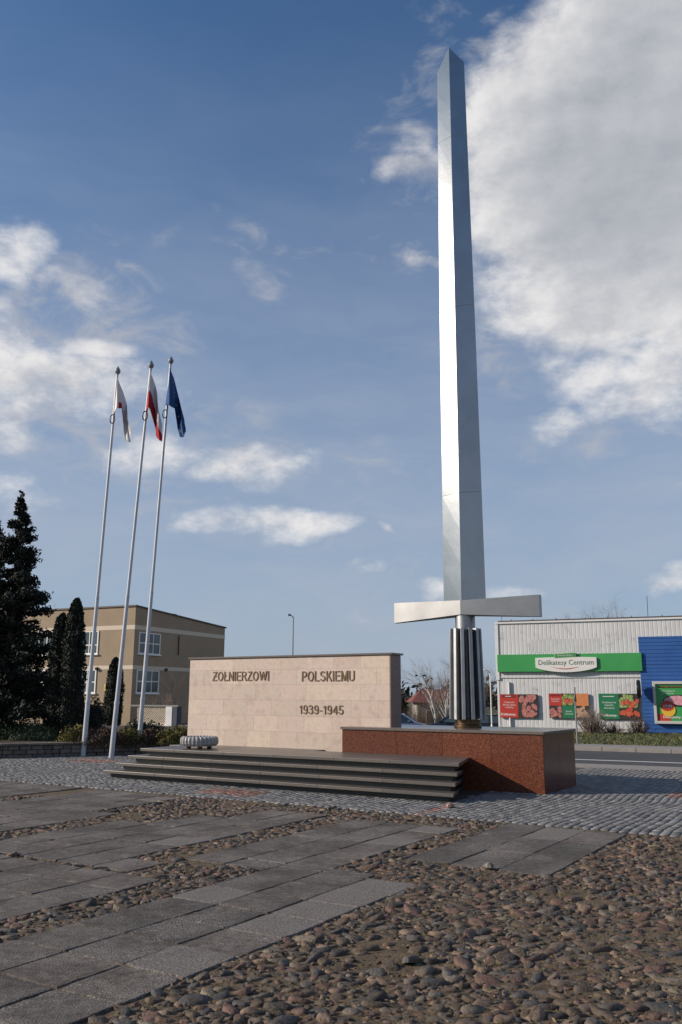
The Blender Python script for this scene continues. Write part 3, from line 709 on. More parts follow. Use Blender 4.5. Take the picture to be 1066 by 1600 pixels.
# sword
SA_,SB_=1.77,.95
sw=thing('sword_monument','tall polished steel sword standing upright on its ribbed hilt','monument',Wd(SA_,SB_,HP))
def wz(z): return np.interp(z,[3.38,9.1,15.35],[.443,.399,.327])
def dz_(z): return np.interp(z,[3.38,9.1,15.35],[.155,.098,.062])
mb=MB()
def ring(z,ins=0.):
    w,d=wz(z)-ins,dz_(z)-ins; return [Wd(SA_-w,SB_,z),Wd(SA_,SB_-d,z),Wd(SA_+w,SB_,z),Wd(SA_,SB_+d,z)]
zs=[3.36]; 
rg=[ring(3.36)]+[ring(z) for z in (4.1,4.8)]
for zz in (5.55,9.55,13.58):
    rg+= [ring(zz-.004),ring(zz,.006),ring(zz+.004)]+([ring(zz+.8*q) for q in (1,2,3,4)] if zz<13 else [ring(14.2),ring(14.8)])
fr4=ring(15.35); rg+=[[fr4[0],(fr4[1][0],fr4[1][1],15.83),fr4[2],(fr4[3][0],fr4[3][1],15.83)]]
vs=sum(rg,[]); fs=[(0,1,2,3)]
for k in range(len(rg)-1):
    for c in range(4): fs.append((k*4+c,k*4+(c+1)%4,k*4+4+(c+1)%4,k*4+4+c))
k=(len(rg)-1)*4
fs+=[(k,k+1,k+3),(k+1,k+2,k+3)]
mb.add(vs,fs); bl_=obj('blade',mb,steel,sw,world=True)
mb=MB(); vs=[]
for (a,d,z0,z1) in ((.25,.06,3.03,3.44),(SA_,.215,3.125,3.40),(3.295,.06,3.03,3.44)):
    vs+=[Wd(a,SB_-d,z0),Wd(a,SB_-d,z1),Wd(a,SB_+d,z1),Wd(a,SB_+d,z0)]
fs=[(0,1,2,3),(8,11,10,9)]
for k in (0,4):
    for c in range(4): fs.append((k+c,k+4+c,k+4+(c+1)%4,k+(c+1)%4))
mb.add(vs,fs); obj('crossguard',mb,steelm,sw,world=True,bevel=.004)
cx,cy,_=Wd(SA_,SB_)
obj('neck',MB().lathe([(.193,2.80),(.193,2.805),(.193,3.125),(.193,3.13)],40,(cx,cy,0)),steelg,sw,world=True,smooth=False)
ln=sw.children[-1]
for p in ln.data.polygons: p.use_smooth=len(p.vertices)==4
obj('grip_core',MB().lathe([(.225,1.17),(.20,2.84)],24,(cx,cy,0)),mat('dark_steel',(.12,.12,.125),rough=.5,metal=.8),sw,world=True)
for k in range(12):
    a=2*math.pi*(k+.35)/12; mb=MB(); c,s=math.cos(a),math.sin(a)
    def Tf(x,y,z): return (cx+x*c-y*s,cy+x*s+y*c,z)
    ro=lambda z: .345 if z<2 else .305
    t0=.034
    mb.hexa([Tf(.18,-t0,1.165),Tf(.345,-t0,1.165),Tf(.345,t0,1.165),Tf(.18,t0,1.165),Tf(.18,-t0,2.865),Tf(.305,-t0,2.865),Tf(.305,t0,2.865),Tf(.18,t0,2.865)])
    obj('rib',mb,steelg,sw,world=True,bevel=.006)
obj('base_collar',MB().lathe([(.26,HP+.001),(.26,HP+.05),(.235,HP+.07),(.235,1.20)],36,(cx,cy,0)),bronze,sw,world=True,bevel=.004)
# fluted bowl on the steps
bl=thing('memorial_torch_bowl','pale fluted stone bowl lying on the top step at the left end of the wall','bowl',Wd(6.86,-.80,ZT))
fr=lambda j:(1.0 if j%4 in(0,1) else .93)
obj('fluted_rim',MB().lathe([(.26,.05),(.34,.055),(.38,.10),(.385,.17),(.37,.22),(.33,.24),(.31,.22),(.22,.19)],112,(0,0,0),fr),mat('bowl_stone',(.5,.48,.45),rough=.5,ramp=[(.30,.29,.275),(.42,.405,.385)],nscale=9),bl)
obj('burner_plate',MB().lathe([(.2,.192),(.2,.2),(.05,.202),(.05,.22)],24),black_m,bl)
for k in range(3):
    a=2.1*k+.7; obj('foot',MB().lathe([(.05,0),(.05,.06)],12,(.24*math.cos(a),.22*math.sin(a),0)),black_m,bl)
# ------------------------------------------------------------------ flagpoles and flags
FP=[((130,1181),(184,582)),((174,1184),(236,573)),((216,1178),(267,566))]
plabel=['white flagpole nearest the left edge, with the mostly white flag','middle white flagpole of the three, with the white and red flag','rightmost white flagpole beside the steps, with the blue flag']
poleinfo=[]
def pole_frame(base,top):
    d=(top-base); L_=d.length; d.normalize(); return d,L_
for k,(b_,t_) in enumerate(FP):
    B_=unz(*b_); T_=uny(*t_,B_[1]); B_=Vector(B_); T_=Vector(T_)
    d,L_=pole_frame(B_,T_)
    q=d.to_track_quat('Z','Y')
    t=thing('flagpole',plabel[k],'flagpole',B_,group='white flagpoles in front of the flower bed')
    t.rotation_euler=q.to_euler()
    poleinfo.append((B_,T_,d,L_))
    s1,s2=L_*.13/1.55,L_*.39
    r0,r1_,r2_,r3=.066,.058,.050,.034
    obj('lower_tube',MB().lathe([(r0,-.05),(r0,-.04),(r0*.93,s1*1.55-.01),(r0*.93,s1*1.55)],20),pole_m,t,smooth=False)
    obj('middle_tube',MB().lathe([(r1_,s1*1.55),(r1_,s1*1.55+.01),(r2_,s2-.01),(r2_,s2)],20),pole_m,t)
    obj('upper_tube',MB().lathe([(r2_*.86,s2),(r2_*.86,s2+.01),(r3,L_-.11),(r3,L_-.1)],20),pole_m,t)
    for c in t.children:
        for p in c.data.polygons: p.use_smooth=len(p.vertices)==4
    obj('joint_ring',MB().lathe([(r0*1.04,s1*1.55-.05),(r0*1.04,s1*1.55+.03)],20),pole_m,t)
    obj('joint_ring',MB().lathe([(r2_*1.08,s2-.05),(r2_*1.08,s2+.03)],20),pole_m,t)
    obj('finial',MB().lathe([(.03,L_-.12),(.035,L_-.05),(.06,L_-.03),(.085,L_+.03),(.075,L_+.08),(.04,L_+.13),(.008,L_+.19)],12),grey_m,t)
# flags: hoist and fold columns surveyed, cloth given depth by pleats
def flag(k,cols,colf,label,stars=None):
    B_,T_,d,L_=poleinfo[k]; Yp=B_.y
    t=thing('flag',label,'flag',Vector(uny(*cols[0][0],Yp)))
    nU,nV=40,30; cc=np.array([[c[0][0],c[0][1],c[1][0],c[1][1],c[2]] for c in cols],float)
    u=np.linspace(0,len(cols)-1,nU); K=np.stack([np.interp(u,np.arange(len(cols)),cc[:,i]) for i in range(5)],-1)
    V=np.zeros((nU,nV,3))
    for i in range(nU):
        for j in range(nV):
            s=j/(nV-1); px=K[i,0]*(1-s)+K[i,2]*s; py=K[i,1]*(1-s)+K[i,3]*s
            p=uny(px,py,Yp); dep=K[i,4]+.035*math.sin(i*.55+s*3)*min(1,i/6)*s; sc_=1+(dep-.05)/Yp
            V[i,j]=(p[0]+.02*math.sin(s*7+i*.4)*min(1,i/6)*s*.5,p[1]+dep-.05,p[2])
    L=np.array(root_of(t)); groups={}
    for i in range(nU-1):
        for j in range(nV-1):
            groups.setdefault(colf((i+.5)/(nU-1)*(len(cols)-1),(j+.5)/(nV-1)),[]).append((i*nV+j,(i+1)*nV+j,(i+1)*nV+j+1,i*nV+j+1))
    for mname,fl in groups.items():
        idx=sorted({q for f in fl for q in f}); mp_={q:n for n,q in enumerate(idx)}
        mb=MB(); mb.v=[tuple(V.reshape(-1,3)[q]-L) for q in idx]; mb.f=[tuple(mp_[q] for q in f) for f in fl]
        o=obj(mname,mb,FM[mname],t,smooth=True,recalc=False); so_=o.modifiers.new('thickness','SOLIDIFY'); so_.thickness=.006; so_.offset=0
    return t,V
FM={'white_cloth':mat('white_cloth',(.62,.60,.61),rough=.9),'red_cloth':mat('red_cloth',(.36,.015,.025),rough=.9),'blue_cloth':mat('blue_cloth',(.012,.06,.19),rough=.85)}
for m_ in FM.values():
    m_.node_tree.nodes['Principled BSDF'].inputs['Subsurface Weight'].default_value=0
flag(0,[((185,591),(179,646),0),((187,594),(187,642),-.22),((189,602),(194,641),-.12),((192,612),(192,676),.12),((196,628),(195,687),.22),((199,642),(203,690),.05),((200,655),(207,677),-.08)],
     lambda u,s:'red_cloth' if (1.3<u<2.6 and s>.80-(.0 if u<2 else .1) and s<.99) or (2.6<u<3.0 and .55<s<.72) else 'white_cloth','limp white flag with a small red patch, leftmost flag')
flag(1,[((237,582),(229,643),0),((238,588),(235,640),-.2),((239,590),(236,641),-.05),((241,598),(241,668),.18),((245,612),(245,682),.08),((249,640),(250,690),-.10),((254,664),(254,691),.02)],
     lambda u,s:('red_cloth' if s>(.50 if u<2.4 else (.55 if u<3.2 else (.72 if u<4 else .55))) and not(4<u<6 and s<.62) else 'white_cloth'),'limp white and red flag on the middle pole')
ft,FV=flag(2,[((267,578),(259,634),0),((268,580),(268,638),-.24),((269,583),(275,641),-.10),((271,589),(276,668),.15),((278,618),(281,681),.20),((284,638),(287,684),-.05),((288,655),(291,675),.05)],
     lambda u,s:'blue_cloth','limp dark blue flag with yellow stars on the right pole')
L=np.array(root_of(ft))
for (i,j) in ((18,10),(21,14),(24,17),(28,20),(30,24),(14,18)):
    p=FV[i,j]-L-[0,.02,0]; star=MB(); vs=[(p[0],p[1]-.012,p[2])]
    for q in range(10):
        r_=.035 if q%2==0 else .015; a=math.pi/2+q*math.pi/5; vs.append((p[0]+r_*math.cos(a),p[1]-.01,p[2]+r_*math.sin(a)))
    star.add(vs,[(0,1+q,1+(q+1)%10) for q in range(10)])
    obj('star',star,MATS.get('star_yellow') or mat('star_yellow',(.6,.45,.06),rough=.8),ft,recalc=False)
for k,hy in enumerate(((176,655),(227,650),(258,647))):
    B_,T_,d,L_=poleinfo[k]; c=Vector(uny(*hy,B_.y-.1)); mb=MB(); pts=[]
    for q in range(17):
        a=2*math.pi*q/16; pts.append((.07*math.cos(a),-.02,.13*math.sin(a)))
    mb.tube(pts,.016,6,False)
    tq=thing('rope_loop',['dark rope loop below the mostly white flag','dark rope loop below the white and red flag','dark rope loop below the blue flag'][k],'rope',c,group='rope loops on the flagpoles')
    obj('rope',mb,black_m,tq,smooth=True)
# ------------------------------------------------------------------ flower bed at the left
bw=[(-13.2,21.6),(-8.62,22.7),(-5.6,24.35),(-2.2,26.3)]
t=thing('low_stone_wall','low rough stone wall edging the dark flower bed behind the flagpoles','wall',(-8.62,22.7,0))
mb=MB(); cap=MB()
for (p,q) in zip(bw[:-1],bw[1:]):
    p=Vector((*p,0)); q=Vector((*q,0)); d=(q-p); Ls=d.length; d.normalize(); nrm=Vector((-d.y,d.x,0))
    for row in range(3):
        s=-.1*random.random()
        while s<Ls:
            w=random.uniform(.16,.34); s1=min(s+w,Ls); s0=max(s,0)
            o_=random.uniform(-.02,.02)
            z0,z1=row*.105-.02,row*.105+.095-.02
            T=lambda x,y,z:tuple(p+d*x+nrm*y+Vector((0,0,z)))
            mb.box(s0+.008,s1-.008,o_,.25,z0,z1,T=T); s+=w
    s=0
    while s<Ls:
        w=random.uniform(.4,.7); s1=min(s+w,Ls); T=lambda x,y,z:tuple(p+d*x+nrm*y+Vector((0,0,z)))
        cap.box(s+.004,s1-.004,-.045,.32,.30,.355,T=T); s=s1
obj('stone_course',mb,stub_m,t,world=True,bevel=.02); obj('coping',cap,stub_m,t,world=True,bevel=.01)
sheet('bed_soil',[(-13,21.9),(-8.6,22.95),(-5.6,24.6),(-2.2,26.5),(-2.0,26.7),(-3,36),(-8,38.5),(-40,37),(-40,22)],.27,soil_m,thick=.4)
spruce((-10.55,27.6,.25),7.75,2.5,'tall dark spruce with the highest pointed top at the left edge',dens=1.6,group=None)
spruce((-11.75,28.6,.25),7.3,2.3,'second dark spruce, slimmer top just left of the tallest spruce',dens=1.3)
spruce((-13.4,27.5,.25),6.2,2.4,'lower dark spruce cut by the left edge of the photo',dens=.9)
thuja((-8.05,26.2,.25),4.22,.37,'tall columnar dark thuja beside the left flagpole')
thuja((-8.55,26.5,.25),3.78,.36,'slightly lower columnar thuja touching the taller one beside the spruces')
thuja((-11.15,43.2,-.1),3.5,.46,'slim columnar thuja standing in front of the beige building corner')

def bedpt(px,py,z=.27): return tuple(unz(px,py,z))
sh=[((20,1150),1.3,.9,.75,jun_m,'dark spreading juniper at the left edge of the bed'),((62,1153),1.2,.8,.65,jun_m,'dark spreading juniper below the spruces'),
((95,1152),.9,.7,.5,jun_m,'low dark green juniper next to the golden ball shrub'),((118,1160),.5,.5,.62,yel_m,'golden green ball shrub behind the left flagpole'),
((108,1140),.9,.7,1.15,brn_m,'brown leafless twiggy shrub in front of the thujas'),((157,1160),.8,.6,.55,brn_m,'low brown shrub between left and middle flagpoles'),
((195,1159),.52,.5,.55,yel_m,'olive green ball shrub between middle and right flagpoles'),((228,1158),.75,.6,.5,brn_m,'low brown shrub right of the right flagpole'),
((222,1152),.7,.6,.72,jun_m,'dark green shrub in front of the lattice fence'),((280,1160),.55,.5,.62,yel_m,'golden green ball shrub at the left end of the pink wall'),((142,1150),.45,.5,1.6,thu_m,'dark upright shrub beside the left flagpole foot')]
for (px,rx_,ry_,h,m_,lab) in sh: shrub(bedpt(px[0],px[1]+3),rx_,ry_,h*.72,lab,m_,n=2600,size=.075,name='garden_shrub')
for k in range(14):
    x=-9-random.random()*12; y=29+random.random()*7
    shrub((x,y,.27),1.2,1,.9,'dark juniper in the planting behind the spruces',jun_m,n=700,size=.12,name='garden_shrub',group='dark junipers behind the spruces') if k<6 else None
# ------------------------------------------------------------------ beige building
th_=R(25); fr_=np.array([math.sin(th_),math.cos(th_),0]); fl_=np.array([-math.cos(th_),math.sin(th_),0])
OP=np.array([-11.92,50,0.])
ob=thing('beige_building','two storey beige rendered building with pale bands and white windows','building',tuple(OP))
def OB(l,r,z): q=OP+l*fl_+r*fr_; return (q[0],q[1],z)
LL,RR=16.,9.6; H0,H1=6.62,6.02
mb=MB(); mb.hexa([OB(0,0,-.2),OB(LL,0,-.2),OB(LL,RR,-.2),OB(0,RR,-.2),OB(0,0,H0),OB(LL,0,H0),OB(LL,RR,H1),OB(0,RR,H1)])
obj('wall',mb,off_m,ob,world=True)
mb=MB(); mb.hexa([OB(-.08,-.08,H0+.003),OB(LL+.1,-.08,H0+.003),OB(LL+.1,RR+.1,H1+.003),OB(-.08,RR+.1,H1+.003),OB(-.08,-.08,H0+.09),OB(LL+.1,-.08,H0+.09),OB(LL+.1,RR+.1,H1+.09),OB(-.08,RR+.1,H1+.09)])
obj('roof',mb,roof_m,ob,world=True)
mb=MB(); mb.box(-.0,-.5,4.2,5.,6.3,6.62,T=lambda l,r,z:OB(l+1.2,r,z)); obj('roof_vent',mb,roof_m,ob,world=True)
for z0,z1 in ((5.30,5.55),(3.02,3.24)):
    mb=MB(); mb.box(-.012,LL,-.012,0.02,z0,z1,T=OB); mb.box(-.012,.02,.02,RR+.01,z0,z1,T=OB); obj('band',mb,band_m,ob,world=True)
def win(face,c0,c1,z0,z1,nx,hz):
    # face 'L': front facade (coordinate l, outward -r); 'R': side facade (coordinate r, outward -l)
    def T(x,d,z): return OB(x,-d,z) if face=='L' else OB(-d,x,z)
    f=MB(); fwid=.055
    f.box(c0-.03,c0+fwid,.003,.05,z0,z1,T=T); f.box(c1-fwid,c1+.03,.003,.05,z0,z1,T=T)
    f.box(c0+fwid,c1-fwid,.003,.05,z0,z0+fwid,T=T); f.box(c0+fwid,c1-fwid,.003,.05,z1-fwid,z1,T=T)
    for k in range(1,nx):
        x=c0+(c1-c0)*k/nx; f.box(x-.028,x+.028,.003,.045,z0+fwid,z1-fwid,T=T)
    f.box(c0+fwid,c1-fwid,.003,.04,hz-.03,hz+.03,T=T)
    w=obj('window',f,frame_m,ob,world=True)
    g=MB().box(c0+.02,c1-.02,.004,.018,z0+.02,z1-.02,T=T); obj('pane',g,glass_m,w,world=True)
    s=MB().box(c0-.1,c1+.1,.003,.12,z0-.07,z0-.003,T=T); obj('sill',s,frame_m,w,world=True)
win('R',.42,2.42,3.93,5.17,3,4.55); win('R',.38,2.45,1.68,3.0,3,2.35)
for k in range(4):
    c=2.62+k*3.3; win('L',c,c+1.9,3.93,5.27,3,4.45); win('L',c,c+1.9,1.68,3.02,3,2.3)
for k in (5.2,):
    pass
obj('plaque',MB().box(1.68,1.98,-.02,-.002,1.8,2.2,T=OB),mat('plaque_yellow',(.55,.38,.10),rough=.6),ob,world=True)
for (a_) in (('L',2.55),('R',3.1)):
    T=(lambda x,d,z: OB(x,-d,z)) if a_[0]=='L' else (lambda x,d,z: OB(-d,x,z))
    obj('wall_lamp',MB().box(a_[1]-.08,a_[1]+.08,.003,.16,2.98,3.16,T=T),black_m,ob,world=True,bevel=.03)
obj('drainpipe',MB().tube([OB(-.06,4.3,4.0),OB(-.06,4.3,5.2)],.035,8),roof_m,ob,world=True)
# fence and gate before it
ft_=thing('lattice_fence','pale openwork concrete fence panel with grey coping beside the iron gate','fence',(-9.6,45,0),R(-25))
mb=MB(); x0,x1,z0,z1=-10.55,-8.72,.18,1.0
n=24
for k in range(-10,n):
    xa=x0+k*.12
    for sgn in (1,-1):
        p=(xa,z0) if sgn>0 else (xa,z1); q=(xa+(z1-z0),z1) if sgn>0 else (xa+(z1-z0),z0)
        def clip(p,q):
            (ax,az_),(bx,bz)=p,q
            if bx<=x0 or ax>=x1: return None
            if ax<x0: t_=(x0-ax)/(bx-ax); ax,az_=x0,az_+(bz-az_)*t_
            if bx>x1: t_=(x1-ax)/(bx-ax); bx,bz=x1,az_+(bz-az_)*t_
            return (ax,az_),(bx,bz)
        c_=clip(p,q)
        if c_: mb.tube([(c_[0][0],45+.012*sgn,c_[0][1]),(c_[1][0],45+.012*sgn,c_[1][1])],.019,4,False)
obj('lattice',mb,band_m,ft_,world=True,recalc=False)
obj('coping',MB().box(x0-.35,x1+.75,44.9,45.12,1.005,1.08),mat('fence_grey',(.22,.22,.21),rough=.8),ft_,world=True)
obj('plinth',MB().box(x0-.3,x1+.05,44.93,45.07,-.1,.178),band_m,ft_,world=True)
obj('pillar',MB().box(x1+.03,x1+.42,44.88,45.15,-.1,1.0),white_m,ft_,world=True,bevel=.01)
obj('end_pillar',MB().box(x1+.44,x1+.7,44.9,45.3,-.1,1.0),mat('slate',(.05,.06,.08),rough=.8),ft_,world=True)
gt=thing('iron_gate','dark iron gate with thin bars between the thujas and the building','gate',(-12.4,44.9,0),R(-8))
for x in (-13.5,-12.35,-11.75): obj('post',MB().box(x-.05,x+.05,44.85,44.95,-.1,1.12),black_m,gt,world=True)
mb=MB()
for z in (.12,.98): mb.box(-13.45,-11.8,44.88,44.91,z,z+.04)
for k in range(22): mb.box(-13.4+k*.075,-13.38+k*.075,44.885,44.905,.16,.98)
obj('bars',mb,black_m,gt,world=True)
hd=thing('brick_gate_wall','low reddish brown wall behind the iron gate','wall',(-12.9,48.2,0))
obj('wall_body',MB().box(-14.5,-12.0,48.1,48.4,-.1,.95),mat('brownish',(.14,.07,.05),rough=.9),hd,world=True,bevel=.02)
obj('coping',MB().box(-14.55,-11.95,48.05,48.45,.953,1.0),roof_m,hd,world=True)
bare_tree((-8.9,47.6,0),3.1,'small bare shrubby tree against the shaded beige wall',spread=.5,ml=3,r=.035)
bare_bush((-9.3,46.8,0),1.9,1.3,'brown bare bush behind the lattice fence, left of the pink wall',70)
# ------------------------------------------------------------------ lamps, masts
def lamp(base,top,label,r=.06,heads=((-.5,.06),),group=None,m=None):
    t=thing('street_lamp',label,'street lamp',base,group=group); h=top-base[2]; m=m or grey_m
    obj('pole',MB().lathe([(r*1.4,-.1),(r*1.3,1.2),(r,1.25),(r*.7,h)],12),m,t)
    for (dx,dz) in heads:
        obj('arm',MB().tube([(0,0,h-.05),(dx*.35,0,h+dz*.8),(dx*.6,0,h+dz)],r*.55,6),m,t)
        hd_=MB().box(dx*.5,dx*1.1,-.11,.11,h+dz-.03,h+dz+.09); obj('lamp_head',hd_,m,t,bevel=.03)
    return t
lamp((-2.75,50,-.1),6.05,'grey street lamp with one short arm rising behind the pink wall',r=.05,heads=((-.28,.08),))
lamp((9.96,58,-1.5),3.15,'slim pale lamp post right of the sword hilt by the shop corner',r=.05,heads=((-.4,.1),),m=white_m)
lamp((5.64,62,-1.5),2.95,'thin mast with two dark lamp heads left of the birches',r=.02,heads=((-.3,.02),(.4,.02)),m=black_m)
# ------------------------------------------------------------------ house and trees behind
hh=thing('red_roofed_house','small pale house with a red tiled hip roof among bare trees','house',(9.3,82,-2.1))
mb=MB().box(-2.2,3.,-1,5,0,3.1); obj('wall',mb,mat('house_wall',(.30,.27,.23),rough=.9),hh)
mb=MB().add([(-2.8,-1.5,3.1),(3.6,-1.5,3.1),(3.6,5.5,3.1),(-2.8,5.5,3.1),(-1.6,2,4.3),(2.6,2,4.3)],[(0,1,5,4),(1,2,5),(2,3,4,5),(3,0,4),(0,3,2,1)])
obj('roof',mb,mat('red_tiles',ramp=[(.13,.035,.03),(.18,.055,.04)],nscale=3,rough=.85),hh)
for x in (-1.4,.4): 
    w=obj('window',MB().box(x,x+.9,-1.05,-1.003,1.2,2.4),frame_m,hh); obj('pane',MB().box(x+.07,x+.83,-1.07,-1.053,1.27,2.33),glass_m,w)
obj('corner_post',MB().box(-2.72,-2.62,-1.45,-1.35,0,3.1),white_m,hh)
bare_tree((6.75,62,-1.5),5.9,'white barked birch left of the sword hilt, taller one',birch_m,'birch_tree',.45,4,.10,grav=.01)
bare_tree((7.45,63,-1.5),5.4,'white barked birch, nearer the sword hilt',birch_m,'birch_tree',.45,4,.085,grav=.01)
bare_tree((7.75,66,-1.5),5.2,'third slender birch half hidden behind the sword hilt',birch_m,'birch_tree',.42,4,.07,grav=.01)
bare_tree((9.6,64,-1.6),6.2,'bare tree right of the sword hilt beside the shop',None,'bare_tree',.5,4,.08)
bare_tree((10.4,66,-1.6),5.9,'bare tree reaching behind the left corner of the shop',None,'bare_tree',.5,4,.08)
bare_tree((21.5,66,-.5),9.3,'bare treetop showing above the shop roof',None,'bare_tree',.5,4,.1)
bare_tree((19.7,68,-.5),9.0,'second bare treetop left of it above the shop roof',None,'bare_tree',.5,4,.1)
for k,(x,y,h) in enumerate(((6.2,70,3.6),(7.3,69,3.6),(8.4,70,3.5),(9.3,68,3.2),(10.6,69,3.4),(5.4,72,2.6))):
    bare_bush((x,y,-2.),h,1.7,['brown bare bush below the red roof','brown bare bush behind the birches','brown bush just left of the sword hilt','reddish brown bush right of the sword hilt','reddish brown bush at the shop corner','low brown bush near the dark conifers'][k],90,m=brn_m)
for k,(x,y,h) in enumerate(((4.6,84,3.6),(5.5,86,3.9),(6.3,88,3.5),(3.5,85,3.3))):
    spruce((x,y,-2.1),h,1.5,['distant dark conifer beside the red roofed house','taller distant dark conifer left of the house','distant dark conifer behind the house gable','distant dark conifer next to the end of the pink wall'][k],dens=.5)
# far woods
P_=[]
for k in range(900):
    a=R(-75+150*random.random()); r_=random.uniform(170,260); x,y=r_*math.sin(a),r_*math.cos(a); h=random.uniform(3,7)*(r_/200)
    q=rng.normal(size=(22,3)); q/=np.linalg.norm(q,axis=1)[:,None]; q=q*rng.random((22,1))**.4*[2.6,2.6,h*.5]+[x,y,h*.5-1]; P_.append(q)
o=cards(np.concatenate(P_),1.5,mat('far_wood',rough=.95,island=[(.035,.03,.022),(.025,.028,.018),(.05,.04,.03),(.02,.025,.015)]),'far_woods'); tagset(o,'far off brown and green woodland along the horizon','woodland',kind='stuff')
# ------------------------------------------------------------------ cars
def car(loc,rz,label,paint,group):
    t=thing('parked_car',label,'car',loc,rz,group); L_=4.2
    xs_=[-2.1,-2.0,-1.6,-.9,0,.7,1.2,1.7,2.02,2.1]; top=[.62,.86,.95,.93,.92,.92,.90,.80,.68,.55]; wd=[.70,.80,.84,.86,.86,.86,.85,.82,.74,.66]
    rings=[]
    for x,z,w in zip(xs_,top,wd): rings.append([(x,-w*.93,.24),(x,-w,.45),(x,-w,z-.12),(x,-w*.86,z),(x,w*.86,z),(x,w,z-.12),(x,w,.45),(x,w*.93,.24)])
    mb=MB(); vs=sum(rings,[]); fs=[tuple(range(8))[::-1],tuple(72+k for k in range(8))]
    for k in range(9):
        for c in range(8): fs.append((k*8+c,k*8+(c+1)%8,k*8+8+(c+1)%8,k*8+8+c))
    mb.add(vs,fs); obj('body',mb,paint,t,smooth=False,bevel=.03)
    cab=[(-1.75,.94,.76),(-1.15,1.38,.62),(-.2,1.45,.63),(.35,1.40,.61),(1.15,.915,.78)]
    mb=MB(); vs=[]
    for x,z,w in cab: vs+=[(x,-.80 if z>1 else -w,.90),(x,-w,z),(x,w,z),(x,.80 if z>1 else w,.90)]
    fs=[(0,1,2,3),(16,19,18,17)]
    for k in range(4):
        for c in range(4): fs.append((k*4+c,k*4+4+c,k*4+4+(c+1)%4,k*4+(c+1)%4))
    mb.add(vs,fs); obj('glasshouse',mb,glass_m,t,bevel=.02)
    mb=MB(); mb.hexa([(-1.15,-.62,1.382),(.36,-.61,1.402),(.36,.61,1.402),(-1.15,.62,1.382),(-1.1,-.55,1.44),(.3,-.55,1.46),(.3,.55,1.46),(-1.1,.55,1.44)])
    obj('roof',mb,paint,t,bevel=.02)
    for s in (-1,1):
        mb=MB()
        mb.tube([(-1.78,s*.79,.93),(-1.17,s*.64,1.39),(.36,s*.63,1.41),(1.17,s*.80,.92)],.035,6)
        mb.tube([(-.2,s*.82,.9),(-.2,s*.65,1.43)],.03,6); obj('window_pillar',mb,paint,t)
        obj('mirror',MB().box(.75,.93,s*.86,s*1.02,.93,1.07),paint,t,bevel=.03)
        obj('headlight',MB().box(1.93,2.09,s*.45,s*.70,.55,.68),mat('lens',(.7,.7,.7),rough=.1) if 'lens' not in MATS else MATS['lens'],t,bevel=.02)
        for x in (-1.3,1.3):
            w=obj('wheel',MB().lathe([(.31,-.1),(.32,-.06),(.32,.06),(.31,.1)],24),black_m,t); w.location=(x,s*.80,.32); w.rotation_euler=(R(90),0,0)
            obj('rim',MB().lathe([(.2,-.105),(.2,.105)],16),grey_m,w)
    return t
car((4.0,60.5,-1.08),R(-12),'silver car with bright windscreen frame next to the end of the pink wall',mat('silver_paint',(.45,.48,.52),rough=.25,metal=.6,coat=.6),'cars parked behind the monument')
car((8.0,61,-1.08),R(172),'dark blue car seen left of the sword hilt above the plinth',mat('dark_blue_paint',(.02,.03,.05),rough=.2,metal=.4,coat=.8),'cars parked behind the monument')
car((10.2,59.5,-1.08),R(-8),'dark car between the sword hilt and the shop',mat('dark_paint',(.025,.03,.04),rough=.2,metal=.4,coat=.8),'cars parked behind the monument')
# ------------------------------------------------------------------ shop
SD=np.array([.921,-.39,0]); SD/=np.linalg.norm(SD); SN=np.array([-SD[1]*-1,0,0]); SN=np.array([SD[1],-SD[0],0])
SP=np.array([7.56,41.89,0.])
def ST(x,d,z): q=SP+x*SD+d*SN; return (q[0],q[1],z)   # d: out from the facade
shop=thing('shop_building','flat roofed shop clad in pale ribbed sheet with a blue boarded section','building',tuple(SP))
SL=16.; SH=5.02
clad=mat('ribbed_sheet',ramp=[(.53,.535,.545),(.61,.61,.61)],nscale=.8,rough=.5,fac2=(2.,(.33,.33,.34),.55,.8))
mb=MB(); prof=[]; x=0.
while x<SL: prof+=[(x,.0),(x+.13,.0),(x+.135,-.007),(x+.155,-.007)]; x+=.19
def strip(z0,z1,mb):
    vs=[];
    for (x,d) in prof: vs+=[ST(x,d,z0),ST(x,d,z1)]
    mb.add(vs,[(2*i,2*i+2,2*i+3,2*i+1) for i in range(len(prof)-1)])
strip(.18,2.55,mb); o=obj('lower_cladding',mb,clad,shop,world=True,recalc=False)
mb=MB()
_pr=prof; prof=[(x,d+.03) for x,d in prof]; strip(2.50,SH-.02,mb); prof=_pr
obj('upper_cladding',mb,clad,shop,world=True,recalc=False)
obj('wall_core',MB().box(0,SL,-14,-.045,-1.8,SH-.15,T=ST),clad,shop,world=True)
obj('base_course',MB().box(-.02,SL,-.044,.02,-.2,.18,T=ST),mat('base_concrete',(.42,.39,.36),rough=.9),shop,world=True)
obj('roof_edge',MB().box(-.06,SL+.05,-14.1,.10,SH-.015,SH+.07,T=ST),white_m,shop,world=True,bevel=.01)
obj('roof_cover',MB().box(.1,SL,-14,.02,SH+.073,SH+.14,T=ST),roof_m,shop,world=True)
obj('corner_trim',MB().box(-.07,.09,-.05,.075,2.35,SH-.02,T=ST),white_m,shop,world=True)
obj('corner_trim',MB().box(-.05,.05,-.05,.02,.0,2.345,T=ST),white_m,shop,world=True)
obj('flashing_strip',MB().box(.10,SL,.02,.045,2.44,2.50,T=ST),clad,shop,world=True)
obj('drainpipe',MB().tube([ST(.53,.06,.2),ST(.53,.06,2.25)],.05,10),white_m,shop,world=True)
